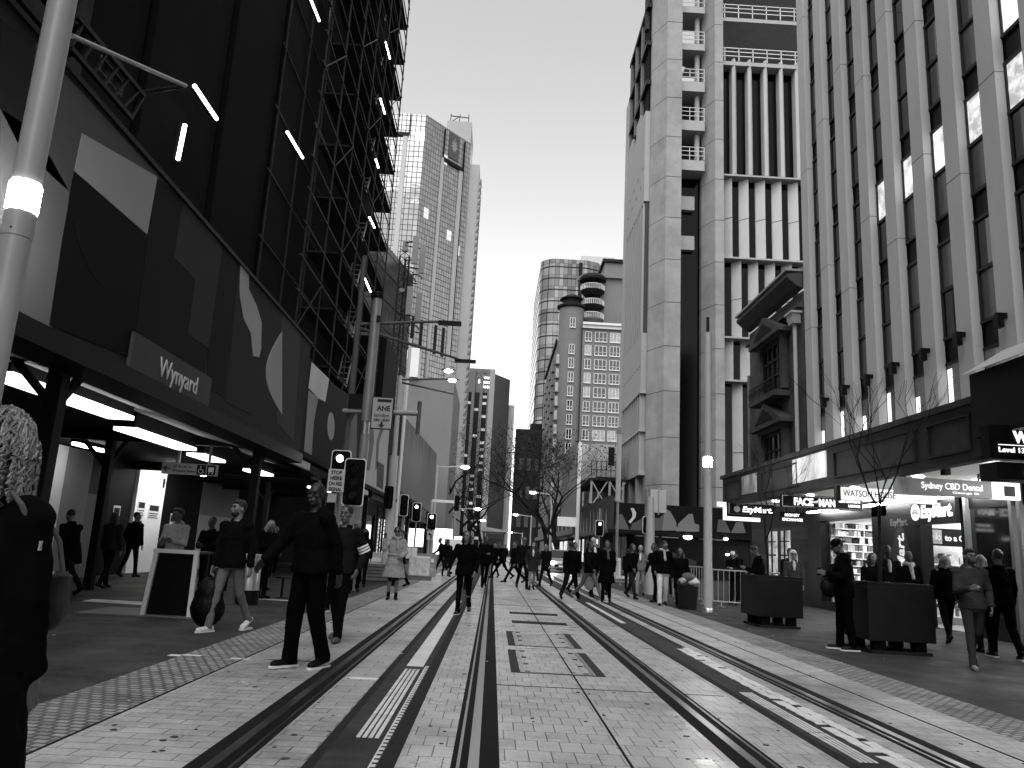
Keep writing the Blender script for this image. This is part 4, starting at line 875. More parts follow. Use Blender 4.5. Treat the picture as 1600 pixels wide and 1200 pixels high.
# ------------------------------------------------------------ apartment block with a turret, curved glass tower
b = thing('apartment_block', 'grey apartment block with a round corner turret and white framed windows', 'building', (22, 170, 0))
AP = M('apartment_render', .15, .8, .06, .3, stain=.15); TRIM = M('white_window_trim', .55, .6, .05, 1); APD = M('dark_roof_trim', .03, .7, .2, 1)
MB().box(16.7, 40, 160, 190, 0, 48.6).build('wall', AP, b); MB().tube([(14.4, 162.4, 0), (14.4, 162.4, 53.2)], 2.7, 26).build('turret', AP, b); MB().box(11.6, 16.7, 162.6, 200, 0, 46).build('street_wing', AP, b)
MB().lathe((14.4, 162.4, 53), [(2.7, 0), (3.2, .2), (3.3, .6), (2.5, 1.0), (1.9, 1.1), (1.9, 2.0), (2.7, 2.2), (2.6, 2.4), (1.2, 3.2), (.2, 3.5)], 26).build('turret_roof', APD, b)
MB().box(16.6, 40, 159.4, 160, 48.3, 49).box(16.6, 40, 159.0, 159.8, 49, 49.5).build('cornice', TRIM, b); MB().box(11.2, 11.6, 163, 200, 45.5, 46.4).build('cornice', APD, b)
def apwin(x, z, w_, h_, y=160, lit_=0):
    wn = MB().box(x-w_/2, x+w_/2, y-.06, y+.02, z, z+h_).build('window', rr.choice((GLASS, GLASS, M('curtained_pane', .3, .4, .4, 1.5))), b)
    f = MB(); n = max(2, round(w_/.8))
    for q in range(n+1): xx = x-w_/2+w_*q/n; f.box(xx-.06, xx+.06, y-.14, y-.06, z, z+h_)
    f.box(x-w_/2-.1, x+w_/2+.1, y-.2, y-.06, z-.22, z).box(x-w_/2, x+w_/2, y-.14, y-.06, z+h_, z+h_+.1).box(x-w_/2, x+w_/2, y-.14, y-.06, z+h_*.3, z+h_*.3+.08); f.build('frame', TRIM, wn)
for k in range(14):
    z = 44-3.02*k
    if z < 3: break
    for x, w_ in ((17.9, 1.3), (20.6, 2.5), (23.6, 2.1), (26.6, 2.1)): apwin(x, z+1.6, w_, 1.95)
    apwin(14.4, z+(4.4 if k == 0 else 1.6), 1.1, 1.9, 159.65)
    if k: 
        MB().tube([(12.0, 161.8, z-.6), (12.0, 161.8, z-.35)], 1.0, 14).build('bay_balcony', AP, b); MB().box(11.4, 12.1, 161.2, 161.4, z-.3, z+1.6).build('bay_window', M('curtained_pane', .3), b)
        for y in (168, 176, 184, 192): MB().box(11.0, 11.6, y, y+3, z-.6, z+1.9).build('bay', AP, b)
MB().box(19, 40, 163.5, 188, 48.6, 61).build('upper_block', AP, b); MB().prism([(15.5, 166, 61), (40, 166, 61), (40, 162.7, 61), (17.5, 162.7, 61)], (0, 0, .9)).build('upper_cornice', AP, b); MB().box(21.5, 40, 164, 188, 61.9, 65).build('penthouse', AP, b); MB().box(21, 40, 163.4, 189, 65, 65.7).build('penthouse_roof', APD, b)
for z in (51, 54, 57.5):
    bal = MB().lathe((18.8, 163, z), [(1.8, -.9), (2.6, -.1), (2.7, .15)], 22).build('balcony', APD if z > 53 else AP, b); f = MB()
    for q in range(18): t_ = R(180)+R(10)*q; f.bar((18.8+2.6*math.cos(t_), 163+2.6*math.sin(t_), z+.15), (18.8+2.6*math.cos(t_), 163+2.6*math.sin(t_), z+1.3), .1)
    f.tube([(18.8+2.6*math.cos(R(180)+R(10)*q), 163+2.6*math.sin(R(180)+R(10)*q), z+1.3) for q in range(19)], .08, 5); f.build('railing', TRIM, bal)
MB().lathe((18.8, 163, 60), [(2.9, 0), (3.0, .5), (2.4, 1.2)], 22).build('balcony_hood', APD, b)

b = thing('curved_glass_tower', 'rounded dark glass tower with thin floor lines behind the apartment block', 'building', (22, 235, 0))
cp = [(16.5+5*math.cos(t)-0, 225+5+5*math.sin(t)) for t in [math.pi+math.pi/2*i/10 for i in range(11)]]
cp = [(x-1.4, y) for x, y in cp]
CP = cp+[(24, 225), (27.5, 226.5), (29.5, 230), (29.5, 270), (10.1, 270)]
CGM = grid_glass('curved_tower_glass', 1.25, 3.65, .05, .16, .75, .07, .02, .45, .05)
MB().prism([(x, y, 0) for x, y in CP], (0, 0, 89)).build('curtain_wall', CGM, b)
for k in range(23):
    A = [Vector((x, y, 0)) for x, y in CP]; cen = sum(A, Vector())/len(A); MB().prism([cen+(p-cen)*1.012+Vector((0, 0, 6+3.65*k)) for p in A], (0, 0, .35)).build('floor_line', DARK, b)
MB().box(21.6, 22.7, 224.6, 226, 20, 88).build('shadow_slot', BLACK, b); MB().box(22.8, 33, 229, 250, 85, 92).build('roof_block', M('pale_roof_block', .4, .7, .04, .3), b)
b = thing('distant_slab', 'slim grey slab building just left of the rounded glass tower', 'building', (12, 300, 0)); MB().box(13.2, 18, 300, 310, 0, 68).build('wall', M('distant_render', .2, .8, .05, .3), b); MB().box(13.4, 17, 299.9, 300, 62, 66).build('window_band', DARK, b)

# dark shop terraces under the street trees
b = thing('shop_terrace', 'row of dark shop buildings behind the bare street trees on the right', 'building', (14, 100, 0))
MB().box(10.8, 26, 78, 158, 0, 9.5).build('wall', M('dark_masonry', .03), b)
rr = random.Random(9)
for k in range(11):
    y = 80+7*k
    wn = MB().box(10.7, 10.82, y, y+4.5, .4, 3).build('shop_window', M('shop_glow', .5), b) if k % 3 != 1 else MB().box(10.7, 10.82, y, y+4.5, .4, 3).build('shop_window', GLASS, b)
    for z in (4.6, 7): MB().box(10.7, 10.82, y+1, y+2.6, z, z+1.7).build('window', M('dull_far_window', .1), b)
MB().box(8.2, 10.8, 79, 156, 3.3, 3.9).build('awning', DARK, b)

# ------------------------------------------------------------ lamp posts, signals, planters, barriers, vehicles
LAMPG = M('lamp_glass', .95, .4, .01, 1, emit=150)
def smart_pole(x, y, label, top=7.5, r=.115, lz=3.87):
    t = thing('lamp_post', label, 'lamp post', (x, y, 0), 'round grey lamp posts with a lit ring')
    MB().tube([(x, y, 0), (x, y, 1.9)], r*1.03, 24).build('lower_pole', POLE, t, smooth=True)
    MB().tube([(x, y, 1.905), (x, y, lz-.35)], r, 24).build('pole', POLE, t, smooth=True)
    MB().tube([(x, y, lz-.345), (x, y, lz-.13)], r*1.02, 24).build('collar', POLE, t, smooth=True)
    MB().lathe((x, y, lz-.13), [(r*.96, 0), (r*1.06, .02), (r*1.06, .24), (r*.96, .26)], 24).build('lit_ring', LAMPG, t, smooth=True)
    MB().tube([(x, y, lz+.13), (x, y, top)], r*.98, 24).build('upper_pole', POLE, t, smooth=True)
    MB().tube([(x, y, top), (x, y, top+.45)], r*.4, 12).build('mast_tip', DARK, t, smooth=True)
    MB().lathe((x, y, 0), [(r*1.05, .12), (r*1.25, .1), (r*1.3, 0)], 20).build('foot_ring', STEEL, t, smooth=True)
    k = MB()
    for z in (2.0, lz-.3): k.cbox(x+.02, y-r*1.01, z, .012, .012, .012)
    k.build('bolt', DARK, t)
p = at(37, 310, 6.0)
smart_pole(p.x, 6.0, 'big lamp post close by at the far left, its lit ring before the hoarding', 9.5, .112, p.z)
smart_pole(5.62, 20.7, 'lamp post on the right footpath beside the metal barrier, its ring lit', 7.45, .108, 3.87)

def pole(name, label, pts, rs, mat, cat='pole', group=None, cap=None):
    t = thing(name, label, cat, (pts[0][0], pts[0][1], 0), group); MB().tube(pts, rs, 14).build('shaft', mat, t, smooth=True); return t
GP = M('dull_grey_pole', .2, .45, .1, 3, metal=.3)
t = pole('signal_pole', 'thick grey pole with a black cap behind the lane sign, left of the street', [(-3.78, 22, 0), (-3.78, 22, 4.3)], .125, GP, group='poles on the left kerb')
MB().tube([(-3.78, 22, 4.3), (-3.78, 22, 4.65)], .105, 14).build('bright_joint', STEEL, t); MB().tube([(-3.78, 22, 4.65), (-3.78, 22, 8.35)], .145, 14).build('upper_shaft', GP, t, smooth=True); MB().lathe((-3.78, 22, 8.3), [(.17, 0), (.19, .05), (.19, .16), (.1, .2)], 16).build('cap', BLACK, t); MB().box(-3.72, -3.62, 21.83, 21.87, 7.55, 7.75).build('plate', BLACK, t)
t = pole('light_pole', 'thin dark street light pole with two long arms reaching over the tracks', [(-4.35, 22.4, 0), (-4.35, 22.4, 3.4)], .1, GP, group='poles on the left kerb')
MB().tube([(-4.35, 22.4, 3.4), (-4.35, 22.4, 9.75)], [.085, .07], 12).build('upper_shaft', M('dark_pole', .1, .5, .1, 3), t, smooth=True)
MB().tube([(-4.35, 22.4, 7.6), (-2.5, 22.5, 7.82), (-1.95, 22.5, 7.86)], [.055, .045, .04], 8).build('arm', M('dark_pole', .1), t); MB().box(-1.98, -1.3, 22.4, 22.62, 7.78, 7.88).build('luminaire', BLACK, t)
MB().tube([(-4.35, 22.4, 7.5), (-1.8, 26.8, 7.85), (-1.5, 27.0, 7.8)], [.055, .045, .04], 8).build('arm', M('dark_pole', .1), t); MB().box(-1.7, -.95, 26.9, 27.1, 7.72, 7.82).build('luminaire', BLACK, t)
t = thing('sign_gantry', 'horizontal pipe frame that carries the lane sign over the kerb', 'sign frame', (-3.4, 22.2, 4.9)); MB().tube([(-4.5, 22.2, 4.95), (-2.35, 22.2, 5.0)], .075, 10).build('pipe', GP, t); MB().tube([(-2.32, 22.2, 4.4), (-2.32, 22.2, 5.35)], .06, 10).build('end_post', M('dark_pole', .1), t); MB().box(-4.35, -3.95, 22.1, 22.2, 5.05, 5.45).build('control_box', BLACK, t)
SG = M('sign_face', .3, .5, .06, 2)
s = thing('lane_sign', 'grey lane sign with a downward arrow on the thick pole', 'sign', (-3.3, 21.8, 4.4)); MB().box(-3.62, -3.0, 21.78, 21.82, 4.42, 5.35).build('plate', BLACK, s, bevel=.015)
MB().box(-3.59, -3.03, 21.765, 21.78, 4.45, 5.32).build('face', SG, s); text('ANE', .2, (-3.47, 21.76, 4.95), (1, 0, 0), mat=INK, parent=s, width=.38, bold=.006); text('6am-8pm', .15, (-3.53, 21.76, 4.77), (1, 0, 0), mat=INK, parent=s, width=.42); text('ON - SUN', .1, (-3.53, 21.76, 4.65), (1, 0, 0), mat=INK, parent=s, width=.44, bold=.004)
a = MB(); c = (-3.3, 21.76, 4.55); a.prism([(c[0]-.03, c[1], c[2]+.08), (c[0]+.03, c[1], c[2]+.08), (c[0]+.03, c[1], c[2]), (c[0]+.1, c[1], c[2]), (c[0], c[1], c[2]-.09), (c[0]-.1, c[1], c[2]), (c[0]-.03, c[1], c[2])], (0, -.006, 0)).build('arrow', INK, s)
MB().box(-3.47, -3.07, 21.755, 21.765, 5.2, 5.28).build('bus_bar', INK, s)

def signal(label, x, y, z, w_, h_, lit_at=None, post=None, border=True, n=3, emit_=14):
    """traffic light: target board, black casing with hooded lamps, optional own post"""
    t = thing('traffic_light', label, 'traffic light', (x, y, 0), 'traffic lights')
    def rr_(a, c, r=.08): return [(x+sx_*(a-r)+r*math.cos(q), 0, z+sz_*(c-r)+r*math.sin(q)) for sx_, sz_, q0 in ((1, 1, 0), (-1, 1, 90), (-1, -1, 180), (1, -1, 270)) for q in (R(q0), R(q0+30), R(q0+60), R(q0+90))]
    if border: MB().prism([(a, y+.02, c) for a, _, c in rr_(w_/2+.025, h_/2+.025)], (0, .02, 0)).build('white_edge', M('reflective_edge', .6, .4, .05, 2), t)
    MB().prism([(a, y, c) for a, _, c in rr_(w_/2, h_/2)], (0, .035, 0)).build('target_board', MATTE, t)
    MB().box(x-w_*.24, x+w_*.24, y-.12, y, z-h_*.42, z+h_*.42).build('casing', MATTE, t, bevel=.02)
    for k in range(n):
        zz = z+h_*.42*(1-(2*k+1)/n); r_ = min(w_*.2, h_*.4/n)
        on = lit_at == k
        MB().tube([(x, y-.12, zz), (x, y-.135, zz)], r_, 16).build('lamp', M('signal_lit', .9, .4, .01, 1, emit=emit_) if on else M('signal_dark', .02, .2, .1, 3), t)
        hd = MB(); A = [R(-20)+R(22)*q for q in range(11)]
        hd.add([(x+r_*1.1*math.cos(q), y-.12-d, zz+r_*1.1*math.sin(q)) for d in (0, .16) for q in A], [(q, q+1, q+12, q+11) for q in range(10)]); hd.build('hood', MATTE, t)
    if post: MB().tube([(post[0], post[1], 0), (post[0], post[1], post[2])], post[3], 10).build('post', post[4] if len(post) > 4 else GP, t)
    return t
signal('lit traffic light just above the STOP HERE ON RED SIGNAL sign', -4.02, 20.2, 3.1, .46, .95, 0, (-4.05, 20.45, 3.0, .06))
signal('big unlit traffic light with a white edge, right of the STOP HERE sign', -3.6, 20, 2.78, .5, 1.16, None, (-3.6, 20.2, 3.2, .07))
s = thing('stop_sign', 'pale sign lettered STOP HERE ON RED SIGNAL under the lit traffic light', 'sign', (-4.0, 20, 2.5)); MB().box(-4.25, -3.83, 19.93, 19.97, 2.5, 3.08).build('plate', M('sign_white', .42, .5, .06, 2), s, bevel=.008)
for k, (wd, ww) in enumerate((('STOP', .27), ('HERE', .3), ('ON RED', .34), ('SIGNAL', .33))): text(wd, .125, (-4.04-ww/2, 19.925, 2.95-.14*k), (1, 0, 0), mat=INK, parent=s, width=ww, bold=.004)
MB().box(-4.22, -4.0, 19.95, 19.98, 2.24, 2.46).build('lower_plate', SG, s)
# bright pole with lit arms
t = pole('light_pole', 'bright steel light pole with a short lit double arm, right of the lane sign', [(-3.92, 30, 0), (-3.92, 30, 1.7), (-3.95, 30, 4.6)], [.2, .17, .17], POLE, group='poles on the left kerb'); MB().tube([(-3.95, 30, 4.6), (-3.98, 30, 7.75)], [.1, .085], 12).build('upper_shaft', POLE, t, smooth=True)
MB().tube([(-3.98, 30, 7.6), (-2.1, 30, 7.75)], .04, 8).build('arm', M('dark_pole', .1), t); MB().tube([(-3.98, 30, 7.5), (-1.9, 31, 7.35)], .04, 8).build('arm', M('dark_pole', .1), t)
for q in (at(701, 578, 30), at(707, 593, 31)):
    lm = MB().ell(q, (.3, .2, .06)).build('luminaire', GP, t, smooth=True); MB().ell(q-Vector((0, .06, .05)), (.17, .15, .07)).build('lit_lens', M('street_lens', .9, .4, .01, 1, emit=40), lm, smooth=True)
signal('small unlit traffic light fixed to the bright steel pole', -4.0, 29.7, 3.0, .34, .85, None, None, False)
signal('dark traffic light seen edge on, just right of the bright steel pole', -3.55, 31, 2.8, .3, .8, None, (-3.55, 31.2, 3.1, .06))
signal('lit traffic light on a thin post against the dark hoarding', -3.72, 38, 2.85, .38, .85, 0, (-3.72, 38.15, 3.4, .05))
signal('lit traffic light above the small turn sign', -3.12, 40, 2.5, .42, .8, 0, (-3.12, 40.15, 2.4, .05))
s = thing('turn_sign', 'small white turn arrow sign below a lit traffic light', 'sign', (-3.1, 39.9, 1.6)); MB().box(-3.3, -2.98, 39.88, 39.92, 1.6, 2.02).build('plate', M('sign_white', .42), s); MB().prism([(-3.12, 39.87, 1.66), (-3.06, 39.87, 1.66), (-3.06, 39.87, 1.86), (-3.15, 39.87, 1.9), (-3.15, 39.87, 1.96), (-3.25, 39.87, 1.87), (-3.15, 39.87, 1.79), (-3.15, 39.87, 1.84), (-3.12, 39.87, 1.83)], (0, -.006, 0)).build('arrow', INK, s)
signal('lit traffic light below the spiky painted hoarding on the right', 6.03, 45, 2.78, .42, .85, 0, (6.03, 45.15, 3.9, .05))
signal('black traffic light seen from behind on the right kerb, near the mountain hoarding', 5.85, 30, 2.5, .34, .62, None, (5.85, 30.2, 3.9, .09))
s = thing('road_sign', 'blank pale back of a road sign beside the black traffic light on the right', 'sign', (6.25, 30, 3)); MB().box(5.93, 6.55, 29.95, 29.98, 2.98, 3.85).build('plate', M('sign_back_metal', .42, .4, .1, 1, metal=.4), s, bevel=.02); MB().box(6.22, 6.26, 29.9, 29.95, 2.9, 3.95).build('channel', GALV, s)
t = pole('signal_pole', 'thin grey pole with a bright white band at the corner of the painted hoarding', [(6.25, 40, 0), (6.25, 40, 4.0)], .07, GP); MB().tube([(6.25, 40, 4.0), (6.25, 40, 7.5)], .13, 12).build('upper_shaft', POLE, t); MB().box(6.1, 6.25, 39.85, 39.9, .3, 1.2).box(6.3, 6.45, 39.85, 39.9, .3, 1.2).build('white_band', WHITEP, t); MB().lathe((6.25, 40, 7.5), [(.16, 0), (.16, .3)], 12).build('cap', GP, t)
t = pole('signal_pole', 'thick pale pole standing behind the man in white trousers', [(5.75, 29, 0), (5.75, 29, 2.2), (5.75, 29, 3.5)], [.17, .16, .13], POLE)
# distant poles
def far_pole(label, x, y, h_, arm, lit_=True, off=0):
    t = thing('light_pole', label, 'light pole', (x, y, 0), 'distant light poles along the street'); MB().tube([(x, y, 0), (x, y, h_)], [.14, .09], 8).build('shaft', POLE, t)
    MB().tube([(x, y, h_-.2), (x+arm, y, h_)], .06, 6).build('arm', POLE, t)
    e = (x+arm, y, h_-.02); lm = MB().box(e[0]-.5, e[0]+.3, y-.15, y+.15, h_-.02, h_+.1).build('luminaire', GP, t)
    if lit_: MB().ell((e[0], y-.1, h_-.08), (.35, .2, .12)).build('lit_lens', M('street_lens', .9), lm, smooth=True)
far_pole('pale pole with a lit lamp arm in front of the hotel tower', -4.7, 62, 7.6, 2.2); far_pole('second distant lit pole, lower down towards the street end', -4.2, 85, 5.5, 2.4); far_pole('third distant lit pole on the left near the tram shelter', -3.6, 105, 5, 2.2)
far_pole('distant lit pole among the bare trees on the right', 5.8, 80, 7.2, -2.0); far_pole('farther lit pole on the right towards the street end', 5.2, 110, 6.2, -2.2); far_pole('lit pole on the right behind the walking couple', 4.8, 130, 4.2, -2.0)
t = thing('boom_arm', 'white horizontal signal arm tipped with a black traffic light, far down the left kerb', 'signal arm', (-4.7, 58, 0)); MB().tube([(-4.6, 58, 0), (-4.6, 58, 4.6)], .1, 8).build('post', POLE, t); MB().box(-4.6, -2.9, 57.9, 58.1, 4.45, 4.65).build('arm', WHITEP, t); MB().box(-2.95, -2.6, 57.8, 58.1, 3.9, 5.0).build('signal_head', MATTE, t)

# antenna mast
q = at(612, 640, 44); t = thing('antenna_mast', 'lattice mast with panel antennas and cable loops in front of the mirror tower', 'mast', (q.x, 44, 0)); x = q.x
MS = M('mast_dark', .04, .6, .2, 3); k = MB()
for dx, dy in ((-.28, 0), (.28, 0), (0, .4)): MB().tube([(x+dx, 44+dy, 0), (x+dx, 44+dy, 18)], .06, 6).build('leg', MS, t)
for i in range(44): k.bar((x-.28, 44, i*.42), (x+.28, 44, i*.42+.42), .035).bar((x+.28, 44, i*.42), (x-.28, 44, i*.42+.42), .035)
k.build('lattice', MS, t)
PAN = M('antenna_panel', .24, .5, .05, 1)
for px_, py0, py1, d in ((651, 372, 415, 0), (661, 378, 425, .5), (642, 450, 494, 0), (655, 455, 500, .5), (634, 376, 392, .3), (628, 450, 458, .3)):
    a = at(px_, py0, 44); c = at(px_, py1, 44); MB().box(a.x-.17, a.x+.17, 43.7+d, 43.85+d, c.z, a.z).build('antenna', PAN, t, bevel=.03)
    MB().bar((x, 44, c.z+.3), (a.x, 43.9+d, c.z+.3), .06).bar((x, 44, a.z-.3), (a.x, 43.9+d, a.z-.3), .06).build('bracket', MS, t)
for px_, py in ((640, 440), (650, 436), (645, 515), (652, 512), (637, 430)):
    c = at(px_, py, 43.9); MB().tube([c+Vector((.35*math.cos(u), 0, .3*math.sin(u))) for u in [2*math.pi*i/10 for i in range(9)]], .035, 5).build('cable_loop', MS, t)
MB().tube([(x+.75, 44, 0), (x+.75, 44, 13)], .1, 8).build('conduit', WHITEP, t)

# planters
PLM = M('black_steel_planter', .022, .45, .3, 2, stain=.2); SOIL = M('soil', .02, .95, .5, 12, bump=1)
def planter(x0, x1, y0, y1, z0, z1, label):
    t = thing('planter_box', label, 'planter', ((x0+x1)/2, (y0+y1)/2, 0), 'black steel planter boxes')
    MB().box(x0, x1, y0, y1, z0, z1-.06).build('box', PLM, t, bevel=.012)
    r_ = MB(); r_.box(x0, x1, y0, y0+.05, z1-.06, z1).box(x0, x1, y1-.05, y1, z1-.06, z1).box(x0, x0+.05, y0+.05, y1-.05, z1-.06, z1).box(x1-.05, x1, y0+.05, y1-.05, z1-.06, z1).build('rim', PLM, t)
    MB().box(x0+.05, x1-.05, y0+.05, y1-.05, z1-.06, z1-.035).build('soil', SOIL, t)
    for sx_ in (x0+.12, x1-.3):
        for sy_ in (y0+.08, y1-.25): MB().box(sx_, sx_+.18, sy_, sy_+.17, .05, z0).build('foot', MATTE, t)
    MB().box(x0+.05, x1-.05, y0+.04, y1-.04, .0, .05).build('base_plate', DARK, t)
planter(6.03, 7.1, 12.75, 13.8, .2, 1.1, 'nearer black planter box, right of the man in the cap')
planter(5.58, 6.55, 16.75, 17.85, .22, 1.05, 'farther black planter box, left of the man in the cap')
# barriers
def barrier(x0, y0, x1, y1, label, mat=None, h_=1.05):
    t = thing('crowd_barrier', label, 'barrier', ((x0+x1)/2, (y0+y1)/2, 0), 'metal crowd barriers'); mat = mat or M('barrier_steel', .4, .4, .1, 4, metal=.6)
    MB().tube([(x0, y0, .15), (x0, y0, h_), (x1, y1, h_), (x1, y1, .15), (x0, y0, .15)], .022, 8).build('frame', mat, t)
    n = 13
    for i in range(1, n): u = i/n; a = (x0+(x1-x0)*u, y0+(y1-y0)*u); MB().tube([(*a, .15), (*a, h_)], .011, 6).build('bar', mat, t)
    for u in (.12, .88): a = (x0+(x1-x0)*u, y0+(y1-y0)*u); MB().box(a[0]-.03, a[0]+.03, a[1]-.3, a[1]+.3, 0, .03).bar((a[0], a[1], .03), (a[0], a[1], .16), .03).build('foot', mat, t)
barrier(6.55, 23.6, 8.4, 22.6, 'metal crowd barrier just right of the right lamp post'); barrier(5.7, 25, 6.5, 24, 'metal crowd barrier mostly hidden left of the right lamp post', h_=1.1)
barrier(5.75, 37, 7.4, 35.5, 'farther metal crowd barrier near the white banded pole')
t = thing('plank_barrier', 'low white board barrier lying at the kerb by the white banded pole', 'barrier', (6.2, 40, 0)); MB().box(5.6, 6.9, 37.9, 38.0, .25, .38).build('board', WHITEP, t); 
for x in (5.8, 6.7): MB().box(x-.03, x+.03, 37.7, 38.2, 0, .25).build('foot', GALV, t)
# rubbish bins and stand
t = thing('litter_bin', 'round steel litter bin with a black base behind the man in the black jacket', 'bin', (-4.72, 15.9, 0)); MB().lathe((-4.72, 15.9, .28), [(.2, 0), (.2, .64), (.17, .68)], 20).build('drum', STEEL, t, smooth=True); MB().lathe((-4.72, 15.9, 0), [(.21, 0), (.21, .28)], 20).build('base', BLACK, t); MB().lathe((-4.72, 15.9, .275), [(.215, 0), (.215, .02)], 20).build('band', STEEL, t)
t = thing('rubbish_bin', 'overfull dark rubbish bin heaped with bags beside the right lamp post', 'bin', (5.32, 21.6, 0)); MB().lathe((5.32, 21.6, 0), [(.24, 0), (.28, .55), (.29, .6)], 16).build('tub', M('bin_plastic', .025, .6, .3, 4), t, smooth=True)
rr = random.Random(6)
for k, (dx, dy, z, r_, v) in enumerate(((-.12, -.05, .68, .2, .06), (.12, 0, .68, .2, .2), (0, -.1, .82, .18, .1), (.1, -.16, .72, .14, .45), (-.16, -.14, .74, .12, .3))):
    b = MB().ell((5.32+dx, 21.6+dy, z), (r_, r_, r_*.75), n=14, m=9); b.v = [(x+mnoise.noise(Vector((x, y, zz))*9)*.05, y, zz+mnoise.noise(Vector((y, zz, x))*9)*.05) for x, y, zz in b.v]; b.build('rubbish_bag', M('bag_%d' % (v*100), v, .35, .3, 8), t, smooth=True)
t = thing('display_stand', 'black board in a white frame standing on the left footpath', 'display stand', (-5.05, 13.1, 0)); MB().prism([(-5.38, 12.9, .02), (-4.72, 12.9, .02), (-4.78, 12.98, .97), (-5.34, 12.98, .97)], (0, .03, 0)).build('board', MATTE, t)
wf = M('white_frame', .55, .5, .08, 4); MB().bar((-5.42, 12.88, 0), (-5.37, 12.97, 1.0), .07).build('leg', wf, t); MB().bar((-4.7, 12.88, 0), (-4.74, 12.97, 1.0), .06).build('leg', wf, t); MB().bar((-5.42, 12.96, 1.0), (-4.7, 12.96, 1.0), .06).build('top_bar', wf, t); MB().box(-5.42, -4.7, 13.0, 13.7, .97, 1.01).build('table_top', DARK, t); MB().bar((-5.35, 13.6, 0), (-5.35, 13.6, .97), .05).bar((-4.78, 13.6, 0), (-4.78, 13.6, .97), .05).build('back_leg', DARK, t); MB().box(-6.4, -4.5, 12.7, 13.9, 0, .012).build('base_mat', M('base_mat', .14, .7, .1, 2), t)
# site clutter on the left kerb
PBM = M('barrier_plastic', .4, .5, .1, 1.5)
def water_barrier(x, y, label, v=PBM):
    t = thing('water_barrier', label, 'barrier', (x, y, 0), 'plastic water barriers'); MB().prism([(x-.6, y-.22, 0), (x-.6, y+.22, 0), (x-.6, y+.2, .25), (x-.6, y+.09, .35), (x-.6, y+.08, .95), (x-.6, y-.08, .95), (x-.6, y-.09, .35), (x-.6, y-.2, .25)], (1.2, 0, 0)).build('body', v, t, bevel=.02)
    MB().tube([(x-.3, y, .95), (x-.3, y, 1.02)], .05, 8).build('filler_cap', DARK, t); MB().box(x-.5, x+.5, y-.1, y-.085, .6, .75).build('stripe', M('stripe_white', .7, .5, .05, 2), t)
water_barrier(-4.6, 31, 'plastic water barrier at the foot of the bright steel pole'); water_barrier(-5.9, 33, 'plastic water barrier left of the bright steel pole', M('barrier_grey', .2, .6, .1, 2)); water_barrier(-3.0, 35, 'plastic water barrier below the lit traffic lights', M('barrier_grey', .2))
t = thing('board_stack', 'timber boards stacked on the kerb behind the woman in the pale coat', 'boards', (-4.0, 28, 0))
for k in range(5): MB().box(-4.6+.05*(k % 2), -3.2, 27.6, 28.3, .06+k*.11, .15+k*.11).build('board', WOOD, t)
t = thing('wrapped_pallet', 'pallet of goods wrapped in pale plastic by the left traffic lights', 'pallet', (-2.75, 31, 0)); b = MB().cbox(-2.75, 31, .14, .8, .6, .75); b.build('wrapped_load', M('plastic_wrap', .45, .25, .4, 5, bump=1, bscale=6), t, bevel=.06); MB().cbox(-2.75, 31, 0, .9, .7, .13).build('base', WOOD, t)
t = thing('post_board', 'pair of white boards on a thin post by the left kerb', 'sign', (-3.3, 33, 0)); MB().tube([(-3.3, 33, 0), (-3.3, 33, 1.2)], .04, 8).build('post', GP, t); MB().box(-3.52, -3.31, 32.9, 32.95, .75, 1.2).box(-3.29, -3.08, 32.9, 32.95, .75, 1.2).build('board', WHITEP, t)
t = thing('cafe_stool', 'small round stool under the hoarding behind the smiling man', 'stool', (-4.6, 18, 0)); MB().lathe((-4.6, 18, .42), [(.17, 0), (.17, .04)], 14).build('seat', DARK, t); MB().tube([(-4.6, 18, .03), (-4.6, 18, .42)], .03, 8).build('stem', BLACK, t); MB().lathe((-4.6, 18, 0), [(.15, 0), (.12, .03)], 14).build('foot', BLACK, t)

# vehicles far down the street
TYRE = M('tyre', .012, .8, .2, 9); HEADL = M('headlight', .95, .3, .01, 1, emit=160)
def car(x, y, label, paint_, lights=True, h_=1.5, van=False):
    t = thing('parked_car' if not van else 'van', label, 'car' if not van else 'van', (x, y, 0)); w_ = .9
    prof = [(0, .3), (0, .75), (.9, .95), (1.7, h_), (3.3, h_), (4.2, .98), (4.4, .7), (4.4, .3)] if not van else [(0, .3), (0, 1.0), (.6, 1.2), (1.0, h_), (4.6, h_), (4.6, .3)]
    MB().prism([(x-w_, y+a, z) for a, z in prof], (2*w_, 0, 0)).build('body', paint_, t, bevel=.08, smooth=True)
    a0, z0, a1, z1 = (.95, .98, 1.66, h_-.06) if not van else (.62, 1.24, .98, h_-.08)
    MB().prism([(x-w_+.1, y+a0-.02, z0), (x+w_-.1, y+a0-.02, z0), (x+w_-.2, y+a1-.02, z1), (x-w_+.2, y+a1-.02, z1)], (0, -.02, .01)).build('windscreen', GLASS, t)
    for s_ in (-1, 1):
        MB().ell((x+s_*.62, y-.02, .66), (.17, .06, .1)).build('headlight', HEADL if lights else WHITEP, t, smooth=True)
        for d in (.8, 3.5): 
            wh = MB().tube([(x+s_*.72, y+d, .32), (x+s_*.92, y+d, .32)], .32, 16).build('wheel', TYRE, t); MB().tube([(x+s_*.91, y+d, .32), (x+s_*.93, y+d, .32)], .18, 12).build('rim', STEEL, wh)
    MB().box(x-.5, x+.5, y-.03, y+.02, .38, .55).build('grille', MATTE, t); MB().box(x-.22, x+.22, y-.045, y-.03, .4, .5).build('number_plate', WHITEP, t)
car(4.6, 52, 'car with glaring headlights behind the crossing pedestrians on the right', M('silver_car', .25, .25, .05, 2, metal=.5)); car(-3.0, 64, 'pale van far down the left side beside the poles', M('white_van', .6, .3, .05, 2), False, 1.95, True)
